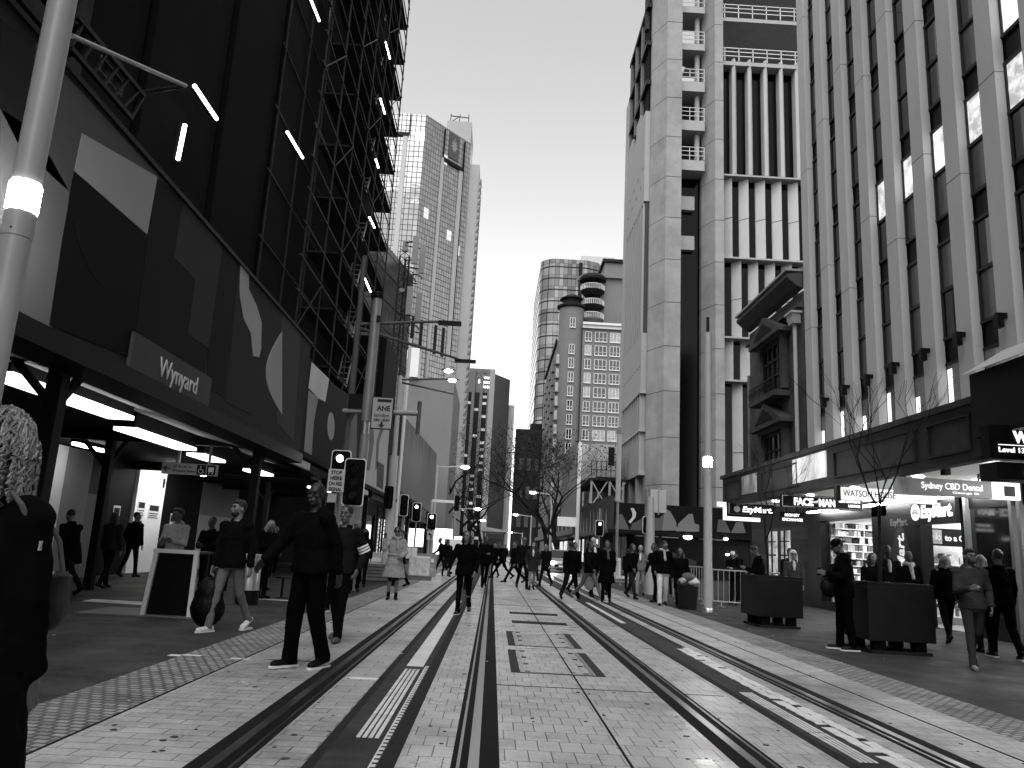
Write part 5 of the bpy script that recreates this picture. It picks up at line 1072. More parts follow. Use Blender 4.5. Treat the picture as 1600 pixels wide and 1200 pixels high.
t = thing('tram_shelter', 'pale flat roofed tram shelter in the middle distance', 'shelter', (-.6, 95, 0)); MB().prism([(-1.4, 92, 3.3), (1.6, 92, 3.3), (1.7, 92, 3.5), (-1.1, 92, 3.8)], (0, 12, 0)).build('roof', M('shelter_roof', .34, .5, .05, 1), t)
for x in (-1.1, 1.3):
    for y in (93, 102): MB().tube([(x, y, 0), (x, y, 3.45)], .08, 8).build('post', GP, t)
MB().box(-1.2, 1.4, 102, 102.1, .4, 2.6).build('back_panel', M('shelter_panel', .2, .4, .1, 1), t)
for k, (px_, py, y, w_, h_) in enumerate(((690, 846, 70, .9, 1.1), (716, 850, 88, .7, .8), (650, 840, 55, .5, .6))):
    q = at(px_, py, y); t = thing('lit_board', ('brightest lit white board among the far left poles', 'smaller lit white board beside the pale van', 'small lit board low on the dark shop row')[k], 'sign', q); MB().box(q.x-w_, q.x+w_, y, y+.1, q.z-h_, q.z+h_).build('face', M('lit_board_face', .9, .4, .02, 1, emit=5), t); MB().box(q.x-w_-.05, q.x+w_+.05, y+.1, y+.2, q.z-h_-.05, q.z+h_+.05).build('case', BLACK, t); MB().bar((q.x, y+.15, 0), (q.x, y+.15, q.z), .08).build('post', BLACK, t)

# ------------------------------------------------------------ bare winter trees
BARK = M('dark_bark', .022, .9, .4, 6, bump=.8, bscale=14); TWIG = M('twig', .028, .9, .3, 6)
def bare_tree(x, y, z, h_, spread, label, seed, r0, group, fork=.35, depth=6, kids=(2, 3), name='bare_tree', leaves=0):
    r_ = random.Random(seed); t = thing(name, label, 'tree', (x, y, z), group)
    tr, br, tw = MB(), MB(), MB(); tips = []
    def grow(p, d, L, r, lv):
        q = p; pts = [p]; n = 3
        for i in range(n):
            d = (d+Vector((r_.uniform(-.16, .16), r_.uniform(-.16, .16), r_.uniform(-.04, .12)))).normalized(); q = q+d*(L/n); pts.append(q)
        e = max(r*.62, .012 if h_ > 8 else .0035)
        (tr if lv == 0 else br if lv < 3 else tw).tube(pts, [r+(e-r)*i/n for i in range(n+1)], 9 if lv == 0 else 6 if lv < 3 else 3, cap=False)
        if lv >= depth: tips.append(q); return
        for k in range(r_.randint(*kids) if lv else kids[1]+1):
            ax_ = Vector((r_.uniform(-1, 1), r_.uniform(-1, 1), r_.uniform(-.2, .25))).normalized(); nd = (d*(1-spread*.55)+ax_*spread+Vector((0, 0, .15))).normalized()
            grow(q if k < 2 else pts[2], nd, L*r_.uniform(.66, .84), max(e*r_.uniform(.7, .95), .012 if h_ > 8 else .0035), lv+1)
    grow(Vector((x, y, z)), Vector((r_.uniform(-.05, .05), 0, 1)), h_*fork, r0, 0)
    tr.build('trunk', BARK, t, smooth=True); br.build('branches', BARK, t, smooth=True); tw.build('twigs', TWIG, t)
    if leaves:
        lf = MB()
        for q in tips:
            for k in range(leaves):
                c = q+Vector((r_.gauss(0, .35), r_.gauss(0, .35), r_.gauss(0, .3))); a = Vector((r_.uniform(-1, 1), r_.uniform(-1, 1), r_.uniform(-1, 1))).normalized()*.09; b = a.cross(Vector((r_.uniform(-1, 1), r_.uniform(-1, 1), 1))).normalized()*.06
                lf.quad(c-a, c+b, c+a, c-b)
        lf.build('crown', M('winter_leaf', .035, .8, .4, 6), t)
G1 = 'bare street trees on the right'
bare_tree(5.3, 62, 0, 14.5, .75, 'large bare street tree behind the traffic light on the right', 4, .24, G1, .26, 6, (2, 3), leaves=2)
bare_tree(5.0, 72, 0, 16, .75, 'second bare street tree on the right, its crown over the street', 9, .24, G1, .27, 6, leaves=1)
bare_tree(6.2, 86, 0, 18, .75, 'third bare street tree on the right, before the apartment block', 14, .26, G1, .27, 6, leaves=1)
G2 = 'bare street trees on the left'
bare_tree(-6.0, 80, 0, 16, .7, 'bare tree rising above the brush painted hoarding', 3, .26, G2, .3, 6, leaves=1)
bare_tree(-3.4, 98, 0, 13.5, .75, 'bare tree in front of the hotel tower ribs', 22, .26, G2, .28, 6, leaves=1)
bare_tree(-1.2, 112, 0, 17.5, .75, 'bare tree spreading in front of the smooth side of the hotel tower', 31, .28, G2, .28, 6, leaves=2)
G3 = 'bare saplings in planters'
bare_tree(6.5, 13.3, 1.06, 3.75, .5, 'bare sapling rising from the nearer planter in front of the shop signs', 5, .036, G3, .36, 4, (2, 3), 'sapling')
bare_tree(6.0, 17.3, 1.02, 3.2, .5, 'bare sapling rising from the farther planter below the awning', 12, .028, G3, .36, 4, (2, 3), 'sapling')

# ------------------------------------------------------------ people
def cap_(mb, p, q, r0, r1, n=10):
    p = Vector(p); q = Vector(q); d = (q-p); d = d.normalized() if d.length > 1e-6 else Vector((0, 0, 1))
    return mb.tube([p-d*r0*.85, p-d*r0*.5, p, q, q+d*r1*.5, q+d*r1*.85], [r0*.5, r0*.86, r0, r1, r1*.86, r1*.5], n)

def fuse(mb, name, mat, parent, vox, smooth=3, disp=0, seed=0):
    """overlapping shapes fused into ONE continuous surface (voxel remesh, then smoothing)"""
    me = bpy.data.meshes.new('tmp'); me.from_pydata(mb.v, [], mb.f)
    bm = bmesh.new(); bm.from_mesh(me); bmesh.ops.recalc_face_normals(bm, faces=bm.faces)
    bm.to_mesh(me); bm.free()
    tmp = bpy.data.objects.new('tmp', me)
    a = tmp.modifiers.new('r', 'REMESH'); a.mode = 'VOXEL'; a.voxel_size = vox; a.use_smooth_shade = True
    s = tmp.modifiers.new('s', 'SMOOTH'); s.iterations = smooth; s.factor = .5
    out = evaluated(tmp); bpy.data.meshes.remove(me); out.name = name
    if disp:
        NR = [v.normal.copy() for v in out.vertices]
        for v, vn in zip(out.vertices, NR):
            c = v.co.copy(); k = mnoise.noise(Vector((c.x*7+seed, c.y*7, c.z*11)))+.5*mnoise.noise(Vector((c.x*19, c.y*19+seed, c.z*23))); v.co = c+vn*k*disp
    out.materials.clear(); out.materials.append(mat)
    for p in out.polygons: p.use_smooth = True
    o = bpy.data.objects.new(name, out); col.objects.link(o); o.parent = parent
    return o

def cloth(v): return M('cloth_%d' % round(v*1000), v, .85, .25, 5, bump=.35, bscale=9, spec=.04)
def skin(v): return M('skin_%d' % round(v*1000), v*.6, .5, .08, 9, spec=.4)
def hairm(v): return M('hair_%d' % round(v*1000), v, .5, .4, 30, bump=.6, bscale=60, spec=.4, stretch=(1, 1, .15))
STAND = ((2, 2), (1, 2)); WALK = ((24, 6), (-20, 24)); WALK2 = ((-20, 24), (24, 6)); STEP = ((12, 5), (-10, 18)); STEP2 = ((-10, 18), (12, 5)); BIG = ((32, 4), (-28, 20)); BIG2 = ((-28, 20), (32, 4))
DOWN = (4, 8, 12, 5); FWD = (26, 6, 22, 8); BACK = (-26, 8, 12, 0); POCKET = (-10, 16, 42, 14); HOLD = (14, 8, 88, 28); EAR = (38, 22, 138, 10); CROSS = (18, 6, 80, 55); OUT = (20, 27, 20, -6)

def person(label, px, py, h=1.72, rz=0, legs=STAND, arms=(DOWN, DOWN), top=.012, hem=-.08, thick=.026, flare=0, low=.012, lw=1.0, shoes=.012, sk=.22, hair=.01, style='short', lean=0, hy=0, hp=0,
           hood=0, scarf=0, shirt=0, beard=0, hat=0, det=0, pos=None, fat=1.0, group=None, sole=0, stripes=0, sleeve=None, seed=0, glasses=0):
    g = Vector(pos) if pos else gp(px, py)
    t = thing('person', label, 'person', (g.x, g.y, 0), group, R(rz))
    k = h/1.75; vox = (.0085 if det == 2 else .012 if det == 1 else .019)*k
    ln = R(lean)
    def sp(x, y, z):  # torso frame, leaning forward (forward is -y)
        return Vector((x, y*math.cos(ln)-z*math.sin(ln), z*math.cos(ln)+y*math.sin(ln)))
    def leg(s, th, kn):
        hip = Vector((s*.088, 0, -.02)); a = R(th); b = R(th-kn)
        knee = hip+.43*Vector((0, -math.sin(a), -math.cos(a))); ank = knee+.425*Vector((s*.01, -math.sin(b), -math.cos(b)))
        p = min(0, th-kn+4)*.75; p = R(p)  # toe down when the leg trails
        fd = Vector((s*.12, -math.cos(p), math.sin(p))).normalized(); dn = Vector((0, -math.sin(-p)*-1, -math.cos(p))).normalized()
        toe = ank+fd*.17+dn*.055; heel = ank-fd*.055+dn*.05
        return hip, knee, ank, toe, heel
    LG = [leg(s, *legs[i]) for i, s in enumerate((-1, 1))]
    zmin = min(min(l[3].z-.03, l[4].z-.034) for l in LG)
    up = Vector((0, 0, -zmin))
    LG = [[q+up for q in l] for l in LG]
    T = lambda x, y, z: sp(x, y, z)+up
    def arm(s, fw, ab, fl, inn):
        sh = T(s*.178*fat**.5, .0, .455); a = R(fw+lean*.6); c = R(ab)
        el = sh+.285*Vector((s*math.sin(c), -math.sin(a)*math.cos(c), -math.cos(a)*math.cos(c)))
        b = R(fw+fl+lean*.6); fd = Vector((s*math.sin(c)*.35-s*math.tan(R(inn))*abs(math.sin(R(fl)))-s*.02, -math.sin(b), -math.cos(b))).normalized()
        return sh, el, el+fd*.25, fd
    AR = [arm(s, *arms[i]) for i, s in enumerate((-1, 1))]
    HR = Matrix.Rotation(R(hy), 3, 'Z') @ Matrix.Rotation(R(hp+lean*.3), 3, 'X')
    nb = T(0, .01, .53); hc = nb+HR @ Vector((0, -.025, .165))
    H_ = lambda x, y, z: hc+HR @ Vector((x, y, z))
    S = lambda mb: (setattr(mb, 'v', [(a*k, b*k, c*k) for a, b, c in mb.v]), mb)[1]
    def loft(mb, rings, n=18):
        b0 = len(mb.v)
        for (z, rx, ry, yo) in rings:
            for j in range(n): a = 2*math.pi*j/n; mb.v.append(tuple(T(rx*math.cos(a), yo+ry*math.sin(a), z)))
        for i in range(len(rings)-1):
            for j in range(n): p, q = b0+i*n+j, b0+i*n+(j+1) % n; mb.f.append((p, q, q+n, p+n))
        mb.f.append(tuple(b0+j for j in range(n))[::-1]); mb.f.append(tuple(b0+(len(rings)-1)*n+j for j in range(n))); return mb
    # body: one continuous surface
    b = MB()
    loft(b, [(-.1, .13, .085, 0), (-.03, .155, .105, 0), (.06, .15, .1, 0), (.16, .13, .088, 0), (.3, .155, .1, 0), (.42, .165, .085, 0), (.48, .12, .07, 0), (.53, .06, .058, .005)])
    cap_(b, T(0, .01, .5), H_(0, .02, -.04), .056, .052)
    b.ell(H_(0, .012, .025), (.074, .094, .098), HR, 16, 10); b.ell(H_(0, -.028, -.055), (.055, .062, .062), HR, 14, 8); b.ell(H_(0, -.058, -.085), (.03, .028, .025), HR)
    cap_(b, H_(0, -.088, .01), H_(0, -.104, -.022), .009, .014, 8); b.ell(H_(0, -.08, .035), (.05, .02, .012), HR); b.ell(H_(0, -.085, -.055), (.026, .014, .012), HR)
    for s in (-1, 1): b.ell(H_(s*.076, .012, -.005), (.01, .02, .032), HR, 8, 6); b.ell(H_(s*.04, -.062, -.012), (.026, .024, .024), HR)
    for i, s in enumerate((-1, 1)):
        hip, knee, ank, toe, heel = LG[i]; cap_(b, hip, knee, .08, .052); cap_(b, knee, knee.lerp(ank, .35), .05, .054); cap_(b, knee.lerp(ank, .35), ank, .052, .036)
        cap_(b, heel, toe, .034, .028); cap_(b, ank, heel, .036, .034)
        sh, el, wr, fd = AR[i]; b.ell(sh, (.062, .06, .06)); cap_(b, sh, el, .05, .038); cap_(b, el, wr, .04, .027)
        xs = fd.cross(Vector((s, 0, .2))).normalized(); ys = fd.cross(xs).normalized()
        if ys.x*s > 0: ys = -ys
        for q in range(5): cap_(b, wr+xs*(q-2)*.006, wr+fd*.085+xs*(q-2)*.015, .014, .013, 8)
        for q, fl_ in enumerate((.062, .075, .07, .055)):
            b0 = wr+fd*.09+xs*(q-1.5)*.0195; m1 = b0+fd*fl_*.5+ys*.008*(q % 2); m2 = m1+(fd*.75+ys*.6)*fl_*.38; m3 = m2+(fd*.4+ys*.9)*fl_*.3
            cap_(b, b0, m1, .0098, .009, 8); cap_(b, m1, m2, .009, .0082, 8); cap_(b, m2, m3, .0082, .007, 8)
        th0 = wr+fd*.025-xs*.028; th1 = th0+fd*.035-xs*.026+ys*.012; th2 = th1+fd*.034-xs*.004+ys*.01; cap_(b, th0, th1, .013, .011, 8); cap_(b, th1, th2, .0105, .0085, 8)
    fuse(S(b), 'body', skin(sk), t, vox*.8, 2)
    # trousers
    if low is not None:
        b = MB(); loft(b, [(-.12, .15, .11, 0), (-.02, .172*fat, .124*fat, 0), (.07, .165*fat, .116*fat, 0), (.1, .155*fat, .108*fat, 0)])
        for i in (0, 1): hip, knee, ank, toe, heel = LG[i]; cap_(b, hip, knee, .092*lw**.5, .066*lw); cap_(b, knee, ank+(ank-knee)*.02, .064*lw, .05*lw); b.tube([knee.lerp(ank, .75), ank+(ank-knee)*.1], [.054*lw, .058*lw], 12)
        fuse(S(b), 'trousers', cloth(low), t, vox, 3, .006 if det else .004, seed)
    for i in (0, 1):
        hip, knee, ank, toe, heel = LG[i]; b = MB(); cap_(b, heel+Vector((0, 0, .004)), toe+Vector((0, 0, .002)), .042, .036, 12); cap_(b, ank, heel, .045, .042); b.ell(heel.lerp(toe, .8), (.046, .07, .036)); 
        sh_ = fuse(S(b), 'shoe', M('shoe_%d' % round(shoes*1000), shoes, .5, .2, 6), t, .009 if det else .014, 2)
        if sole:
            b = MB(); d = (toe-heel); d.z = 0; c = heel.lerp(toe, .5); u = d.normalized(); w_ = Vector((-u.y, u.x, 0)); z = min(heel.z-.042, toe.z-.036)
            dz = (toe.z-heel.z+.006)
            pts = [c+u*(a*(d.length*.5+.05))+w_*(q*.046)+Vector((0, 0, -c.z+min(heel.z, toe.z)-.034+0*a)) for a, q in ((-1, -.5), (-.8, -.95), (.3, -1), (.85, -.8), (1.02, 0), (.85, .8), (.3, 1), (-.8, .95), (-1, .5))]
            S(b.prism(pts, (0, 0, .022))).build('sole', M('white_sole', .6, .6, .1, 5), sh_, local=True)
    # jacket or coat
    b = MB(); tk = thick
    rings = [(.06, (.158+tk)*fat, (.106+tk)*fat, 0), (.16, (.14+tk)*fat, (.098+tk)*fat, 0), (.3, .16*fat+tk, .108*fat+tk, 0), (.42, .168*fat**.5+tk*.8, .09+tk*.8, 0), (.48, .125+tk*.6, .078+tk*.4, 0), (.53, .075+tk*.3, .068+tk*.3, .005)]
    lowr = [(hem, (.165+tk)*fat+flare, (.112+tk)*fat+flare*.7, 0)]
    if hem < -.1: lowr.append((hem*.4, (.168+tk)*fat+flare*.4, (.115+tk)*fat+flare*.3, 0))
    lowr.append((-.02, (.168+tk)*fat, (.114+tk)*fat, 0))
    loft(b, lowr+rings)
    for i, s in enumerate((-1, 1)):
        sh, el, wr, fd = AR[i]; b.ell(sh, (.07+tk*.5, .066+tk*.5, .066+tk*.4)); e = wr if sleeve is None else el.lerp(wr, sleeve); cap_(b, sh, el, .057+tk*.6, .05+tk*.5); cap_(b, el, e-fd*.015, .05+tk*.5, .036+tk*.4); b.tube([el.lerp(e, .6), e+fd*.005], [.046+tk*.3, .039+tk*.4], 12)
    if hood == 1: b.ell(T(0, .075, .53), (.115, .07, .075)); b.ell(T(-.075, .03, .525), (.05, .06, .05)); b.ell(T(.075, .03, .525), (.05, .06, .05))
    if hood == 2: b.ell(H_(0, .035, .03), (.1, .105, .125), HR, 16, 10); b.ell(T(0, .05, .53), (.11, .08, .08))
    elif hood == 0: b.tube([T(.08*math.cos(a), .01+.075*math.sin(a), .545) for a in [R(20)*q-R(60) for q in range(13)]], .022, 8)
    jk = fuse(S(b), 'coat' if hem < -.25 else 'jacket', cloth(top), t, vox, 3, .009 if det else .005, seed+3)
    if stripes:
        sh, el, wr, fd = AR[1]; b = MB()
        for q in range(3):
            c0 = el.lerp(sh, .02+.13*q); d = (sh-el).normalized(); b.tube([c0, c0+d*.022], [.053+tk*.5+.012]*2, 14)
        S(b).build('sleeve_stripes', M('white_stripe_cloth', .7, .7, .05, 3), jk, local=True)
    if shirt:
        b = MB(); cap_(b, T(0, -.085-tk*.7, .5), T(0, -.112*fat-tk, .3), .035, .03); b.ell(T(0, -.098*fat-tk, .42), (.045, .03, .09)); fuse(S(b), 'shirt', cloth(shirt), t, .012, 2)
    if scarf:
        b = MB(); b.tube([T(.088*math.cos(a), .0+.085*math.sin(a), .55+.015*math.sin(2*a)) for a in [R(24)*q for q in range(16)]], .042, 8); cap_(b, T(.02, -.1, .54), T(.05, -.14*fat, .28), .04, .035); fuse(S(b), 'scarf', cloth(scarf), t, .013, 2, .006, seed)
    # hair, hat, face
    b = MB()
    if style == 'bald': pass
    else:
        b.ell(H_(0, .024, .043), (.081, .094, .092), HR, 16, 10)
        if style == 'top': b.ell(H_(0, -.02, .095), (.062, .075, .04), HR)
        if style in ('long', 'bob'):
            e = -.33 if style == 'long' else -.1
            for s in (-1, 1): cap_(b, H_(s*.064, -.01, .06), H_(s*.083, -.005, -.06), .026, .03); cap_(b, H_(s*.083, -.005, -.06), H_(s*.09, -.02, -.13 if style == 'bob' else e*.75), .03, .026)
            for s in (-1, 0, 1): cap_(b, H_(s*.055, .055-.02*abs(s), .03), H_(s*.075, .065-.03*abs(s), e), .05, .04 if style == 'long' else .05)
        if style == 'bun': b.ell(H_(0, .115, .06), (.045, .045, .045), HR)
        if style == 'curly':
            r_ = random.Random(seed); b = MB()
            for q in range(420):
                a = r_.uniform(0, 6.28); el_ = r_.uniform(.05, 1.5); c0 = Vector((.085*math.cos(a)*math.cos(el_), .02+.1*math.sin(a)*math.cos(el_), .03+.105*math.sin(el_)))
                if c0.y < -.06 and c0.z < .08: continue
                pts = []; L_ = r_.uniform(.2, .42); ph = r_.uniform(0, 6.28); out_ = Vector((c0.x, c0.y, 0)).normalized(); fr = r_.uniform(38, 55)
                for w_ in range(20):
                    u = w_/19; rad = .03+.075*min(1, u*3)**.7+r_.uniform(-.002, .002)
                    z = c0.z+.03*math.sin(min(1, u*5)*math.pi)-L_*max(0, u-.06); wv = .011*math.sin(u*fr+ph); pts.append(H_(c0.x+out_.x*rad*.75+out_.y*wv, c0.y+out_.y*rad*.75-out_.x*wv, z+.006*math.cos(u*fr+ph)))
                b.tube(pts, [.0055]*19+[.002], 4)
            S(b).build('hair', hairm(hair), t, local=True, smooth=True); style = 'done'
        if style != 'done': fuse(S(b), 'hair', hairm(hair), t, .012 if det else .018, 2, .006, seed)
    if beard: b = MB(); b.ell(H_(0, -.034, -.065), (.059, .062, .058), HR, 12, 8); fuse(S(b), 'beard', hairm(beard), t, .012, 1)
    if hat:
        b = MB(); b.ell(H_(0, .012, .05), (.086, .104, .082), HR, 16, 10); fuse(S(b), 'cap', cloth(hat), t, .01, 2)
        b = MB(); b.ell(H_(0, .115, .03), (.06, .06, .012), HR, 14, 6); S(b).build('peak', cloth(hat), t, local=True, smooth=True)
    if det:
        for s in (-1, 1):
            S(MB().ell(H_(s*.033, -.0835, .012), (.013, .007, .007), HR, 8, 6)).build('eye', M('eye_dark', .01, .2, .1, 5), t, local=True, smooth=True)
            S(cap_(MB(), H_(s*.016, -.094, .034), H_(s*.052, -.082, .036), .0055, .004, 6)).build('eyebrow', hairm(min(hair, .05)), t, local=True)
        S(cap_(MB(), H_(-.02, -.0965, -.053), H_(.02, -.0965, -.053), .0045, .0045, 6)).build('mouth', M('lips', sk*.45, .5, .1, 5), t, local=True)
    if glasses:
        b = MB()
        for s in (-1, 1): b.ell(H_(s*.035, -.098, .01), (.03, .006, .02), HR, 10, 6); b.bar(H_(s*.065, -.09, .015), H_(s*.078, .01, .015), .006*1.5)
        S(b).build('glasses', MATTE, t, local=True)
    t['hand'] = 0
    del t['hand']
    MW = Matrix.Translation(Vector((g.x, g.y, 0))) @ Matrix.Rotation(R(rz), 4, 'Z')
    return [MW @ (AR[i][2]*k+AR[i][3]*.09*k) for i in (0, 1)], MW, k, T, up

def held(name, label, cat, shapes, mat, loc, vox=.014, disp=.006, extra=None):
    t = thing(name, label, cat, loc); fuse_local = MB(); fuse_local.v = [(a-loc[0], b-loc[1], c-loc[2]) for a, b, c in shapes.v]; fuse_local.f = shapes.f
    fuse(fuse_local, 'body', mat, t, vox, 3, disp, 4)
    if extra: extra(t)
    return t
def backpack(label, MW, T, k, v=.02, sz=1):
    c = [MW @ (T(0, .2, z)*k) for z in (.14, .4)]; b = MB(); R3 = MW.to_3x3()
    b.ell(c[0].lerp(c[1], .5), (.15*sz*k, .12*sz*k, .22*sz*k), R3, 16, 10); b.ell(c[0].lerp(c[1], .3)+R3 @ Vector((0, .07, 0)), (.11*k, .07*k, .11*k), R3)
    for s in (-1, 1): b.tube([MW @ (T(s*.09, y, z)*k) for y, z in ((.14, .42), (.06, .525), (-.05, .515), (-.135, .4), (-.12, .25), (.02, .16), (.13, .2))], .02, 6)
    return held('backpack', label, 'backpack', b, cloth(v), MW @ (T(0, .2, 0)*k))
def phone(label, p, d=(0, 0, 1)):
    t = thing('phone', label, 'phone', p); MB().cbox(p.x, p.y, p.z-.06, .07, .012, .13).build('case', MATTE, t, bevel=.004); MB().cbox(p.x, p.y+.0075, p.z-.055, .062, .003, .118).build('screen', M('phone_screen', .3, .2, .1, 2, emit=1.2), t)

# nearest: curly haired woman walking away at the left edge
_, MW, k, T, up = person('woman with pale curly hair in a dark coat, closest of all at the left edge', 0, 0, 1.64, 172, STEP, (DOWN, DOWN), top=.008, hem=-.5, flare=.07, thick=.04, low=.006, hair=.2, style='curly', det=1, fat=1.25, pos=(-1.71, 2.66, 0), seed=5, sk=.25)
c = Vector((-1.46, 2.74, 1.08)); b = MB(); b.ell(c, (.035, .09, .075), None, 16, 10); b.ell(c+Vector((0, 0, -.05)), (.04, .1, .075), None, 16, 10); b.ell(c+Vector((.01, 0, .05)), (.03, .085, .02), None, 14, 8)
def strap_(t):
    o = Vector(t.location); MB().tube([Vector(q)-o for q in ((-1.46, 2.67, 1.13), (-1.465, 2.61, 1.24), (-1.51, 2.56, 1.36), (-1.58, 2.6, 1.41), (-1.57, 2.76, 1.37), (-1.5, 2.8, 1.25), (-1.46, 2.79, 1.13))], .009, 8).build('strap', M('bag_strap', .1, .5, .2, 5), t, local=True, smooth=True)
    MB().cbox(-.004, -.127, .14, .026, .024, .03).build('buckle', STEEL, t, local=True); MB().cbox(0.01, -.085, -.06, .04, .03, .05).build('pocket', M('bag_leather', .04), t, local=True)
held('shoulder_bag', 'dark shoulder bag with a grey strap carried by the curly haired woman', 'bag', b, M('bag_leather', .02, .4, .3, 6), c, .009, .004, strap_)

# left footpath
person('man in a dark coat stooping as he walks left past the pale wall panel', 100, 928, 1.75, -115, BIG, (FWD, BACK), top=.008, low=.02, lean=16, hp=10, hem=-.28, seed=1, pos=(-8.4, 16.2, 0))
person('long haired woman in a grey quilted jacket seen from behind by the wall', 0, 0, 1.66, 165, STEP2, (DOWN, POCKET), top=.03, thick=.04, style='long', pos=(-8.6, 18.2, 0), seed=2)
person('man in black standing in front of the bright white door', 0, 0, 1.78, 165, STEP, (DOWN, POCKET), top=.006, low=.006, hy=-60, pos=(-10.15, 22.8, 0), hair=.02, seed=3, hem=-.2)
person('young man in a pale hooded sweatshirt behind the white framed stand', 0, 0, 1.7, -8, STAND, (HOLD, HOLD), top=.34, low=.02, hood=1, hy=-40, pos=(-5.75, 14.6, 0), sk=.16, style='top', det=1, seed=4)
person('person in black half hidden behind the man in the pale sweatshirt', 0, 0, 1.62, -10, STAND, (HOLD, CROSS), top=.01, pos=(-5.65, 16.1, 0), sk=.1, seed=5)
hd, MW, k, T, up = person('short haired man in a black jacket and grey jeans with white shoes, beside the stand', 350, 986, 1.8, -18, ((18, 6), (-16, 20)), (DOWN, (-10, 14, 12, 0)), top=.011, thick=.032, low=.13, lw=.95, shoes=.55, sole=1, hy=-22, hp=-4, hood=1, hair=.012, style='top', det=2, sk=.27, beard=.02, hem=-.1, seed=6)
c = hd[0]; b = MB(); b.ell((c.x, c.y, .42), (.2, .16, .3), None, 16, 10); b.ell((c.x, c.y, .3), (.24, .18, .26), None, 16, 10); cap_(b, (c.x-.1, c.y, .66), (c.x-.02, c.y, c.z-.0), .015, .015); cap_(b, (c.x+.1, c.y, .66), (c.x+.02, c.y, c.z), .015, .015)
held('black_bag', 'big slack black bag carried low by the man in grey jeans', 'bag', b, M('black_nylon', .006, .5, .3, 5), Vector((c.x, c.y, .04)))
hd, *_ = person('pale haired person in a dark jacket looking down at a phone by the steel bin', 0, 0, 1.66, 60, STAND, (HOLD, HOLD), top=.012, hair=.3, style='bob', hp=28, pos=(-4.95, 17.6, 0), seed=7); phone('phone in the hands of the pale haired person', hd[0])
person('dark haired woman in black with a hand at her face, walking under the hoarding', 412, 921, 1.68, 55, STEP, (CROSS, EAR), top=.008, style='long', hp=6, hem=-.3, low=.006, seed=8)
person('person in a dark coat further back under the gantry', 0, 0, 1.72, 20, WALK, top=.01, pos=(-7.3, 27, 0), seed=31)
person('broad smiling man in black with a white striped shoe, nearest on the paving', 470, 1044, 1.86, -35, ((9, 8), (-5, 14)), (OUT, BACK), top=.008, thick=.045, fat=1.1, low=.005, lw=1.35, shoes=.012, sole=1, hy=22, sk=.05, hair=.006, det=2, hem=-.06, hood=1, seed=9, lean=3)
person('man in a dark track jacket with three white sleeve stripes, behind the smiling man', 508, 1000, 1.76, -12, STEP2, (POCKET, (-14, 24, 45, 20)), top=.02, thick=.03, low=.008, lw=1.05, shoes=.1, stripes=1, sk=.18, hair=.01, det=1, seed=10, pos=(-2.02, 10.9, 0))
person('bald man just behind the track jacket man, one pale soled shoe showing', 0, 0, 1.74, 0, WALK, top=.01, low=.006, style='bald', sole=1, sk=.3, pos=(-2.95, 15.6, 0), seed=11)
person('bald bearded man in a long open black coat walking toward the lights', 552, 926, 1.86, 12, STEP, (POCKET, POCKET), top=.006, hem=-.34, low=.006, style='bald', beard=.02, shirt=.1, sk=.32, hy=-35, hp=14, det=1, seed=12)
person('small figure in a pale top behind the man in the long black coat', 0, 0, 1.64, 30, STEP, top=.3, low=.01, pos=(-4.7, 27.5, 0), seed=13)
hd, MW, k, T, up = person('woman in a pale belted coat and sunglasses talking on a phone', 612, 937, 1.68, 6, STAND, (EAR, (6, 14, 60, 30)), top=.22, hem=-.42, flare=.1, thick=.032, low=.006, lw=.8, style='bun', hair=.01, glasses=1, sk=.2, det=1, scarf=.24, seed=14); phone('phone held to the ear of the woman in the pale coat', hd[0])
MWb = MB(); MWb.tube([MW @ (T(.185*math.cos(a), .14*math.sin(a), .12)*k) for a in [R(20)*q for q in range(19)]], .022, 6); held('coat_belt', 'tied belt round the pale coat of the woman on the phone', 'belt', MWb, cloth(.2), MW @ (T(0, 0, .1)*k), .012, 0)
person('person in black standing behind the woman in the pale coat', 0, 0, 1.72, -60, STEP, (HOLD, DOWN), top=.008, low=.006, pos=(-2.9, 25.5, 0), seed=15)
_, MW, k, T, up = person('person walking left under a round dark backpack beside the left rail', 688, 900, 1.72, -85, WALK2, (FWD, BACK), top=.015, low=.01, hp=10, hair=.05, seed=16, lean=8); backpack('round dark backpack on the person walking left', MW, T, k, .04)
person('woman in a short black jacket striding up the middle of the street toward the camera', 722, 960, 1.62, -6, ((10, 4), (-12, 26)), ((10, 22, 28, -6), POCKET), top=.006, thick=.036, low=.006, lw=.95, shoes=.05, sole=1, style='bob', hair=.008, sk=.25, det=2, hem=-.13, flare=.015, seed=17)
person('man in a flat cap half hidden behind the striding woman', 0, 0, 1.66, 0, STEP, top=.01, hat=.03, sk=.2, pos=(-.72, 26.0, 0), seed=18)
person('tall man in black walking up the centre rail behind the striding woman', 752, 916, 1.78, 8, WALK, (CROSS, DOWN), top=.007, thick=.04, low=.006, sk=.12, hem=-.16, seed=19, pos=(-.22, 27.8, 0))
person('man in black taking a long step across the middle of the street to the left', 783, 904, 1.72, -80, BIG, (FWD, POCKET), top=.006, low=.006, seed=20, lean=10, sk=.2)
person('small far figure in dark clothes between the tracks near the street end', 0, 0, 1.7, 10, STEP, top=.01, pos=(1.0, 62, 0), seed=21); person('small far woman in dark clothes beside another far figure', 0, 0, 1.62, 0, STAND, top=.02, style='long', pos=(1.6, 60, 0), seed=22)
person('tall man in glasses and dark clothes walking beside a shorter woman between the rails', 819, 918, 1.82, 10, WALK2, (DOWN, POCKET), top=.012, low=.01, glasses=1, sk=.2, seed=23, pos=(1.12, 28.2, 0))
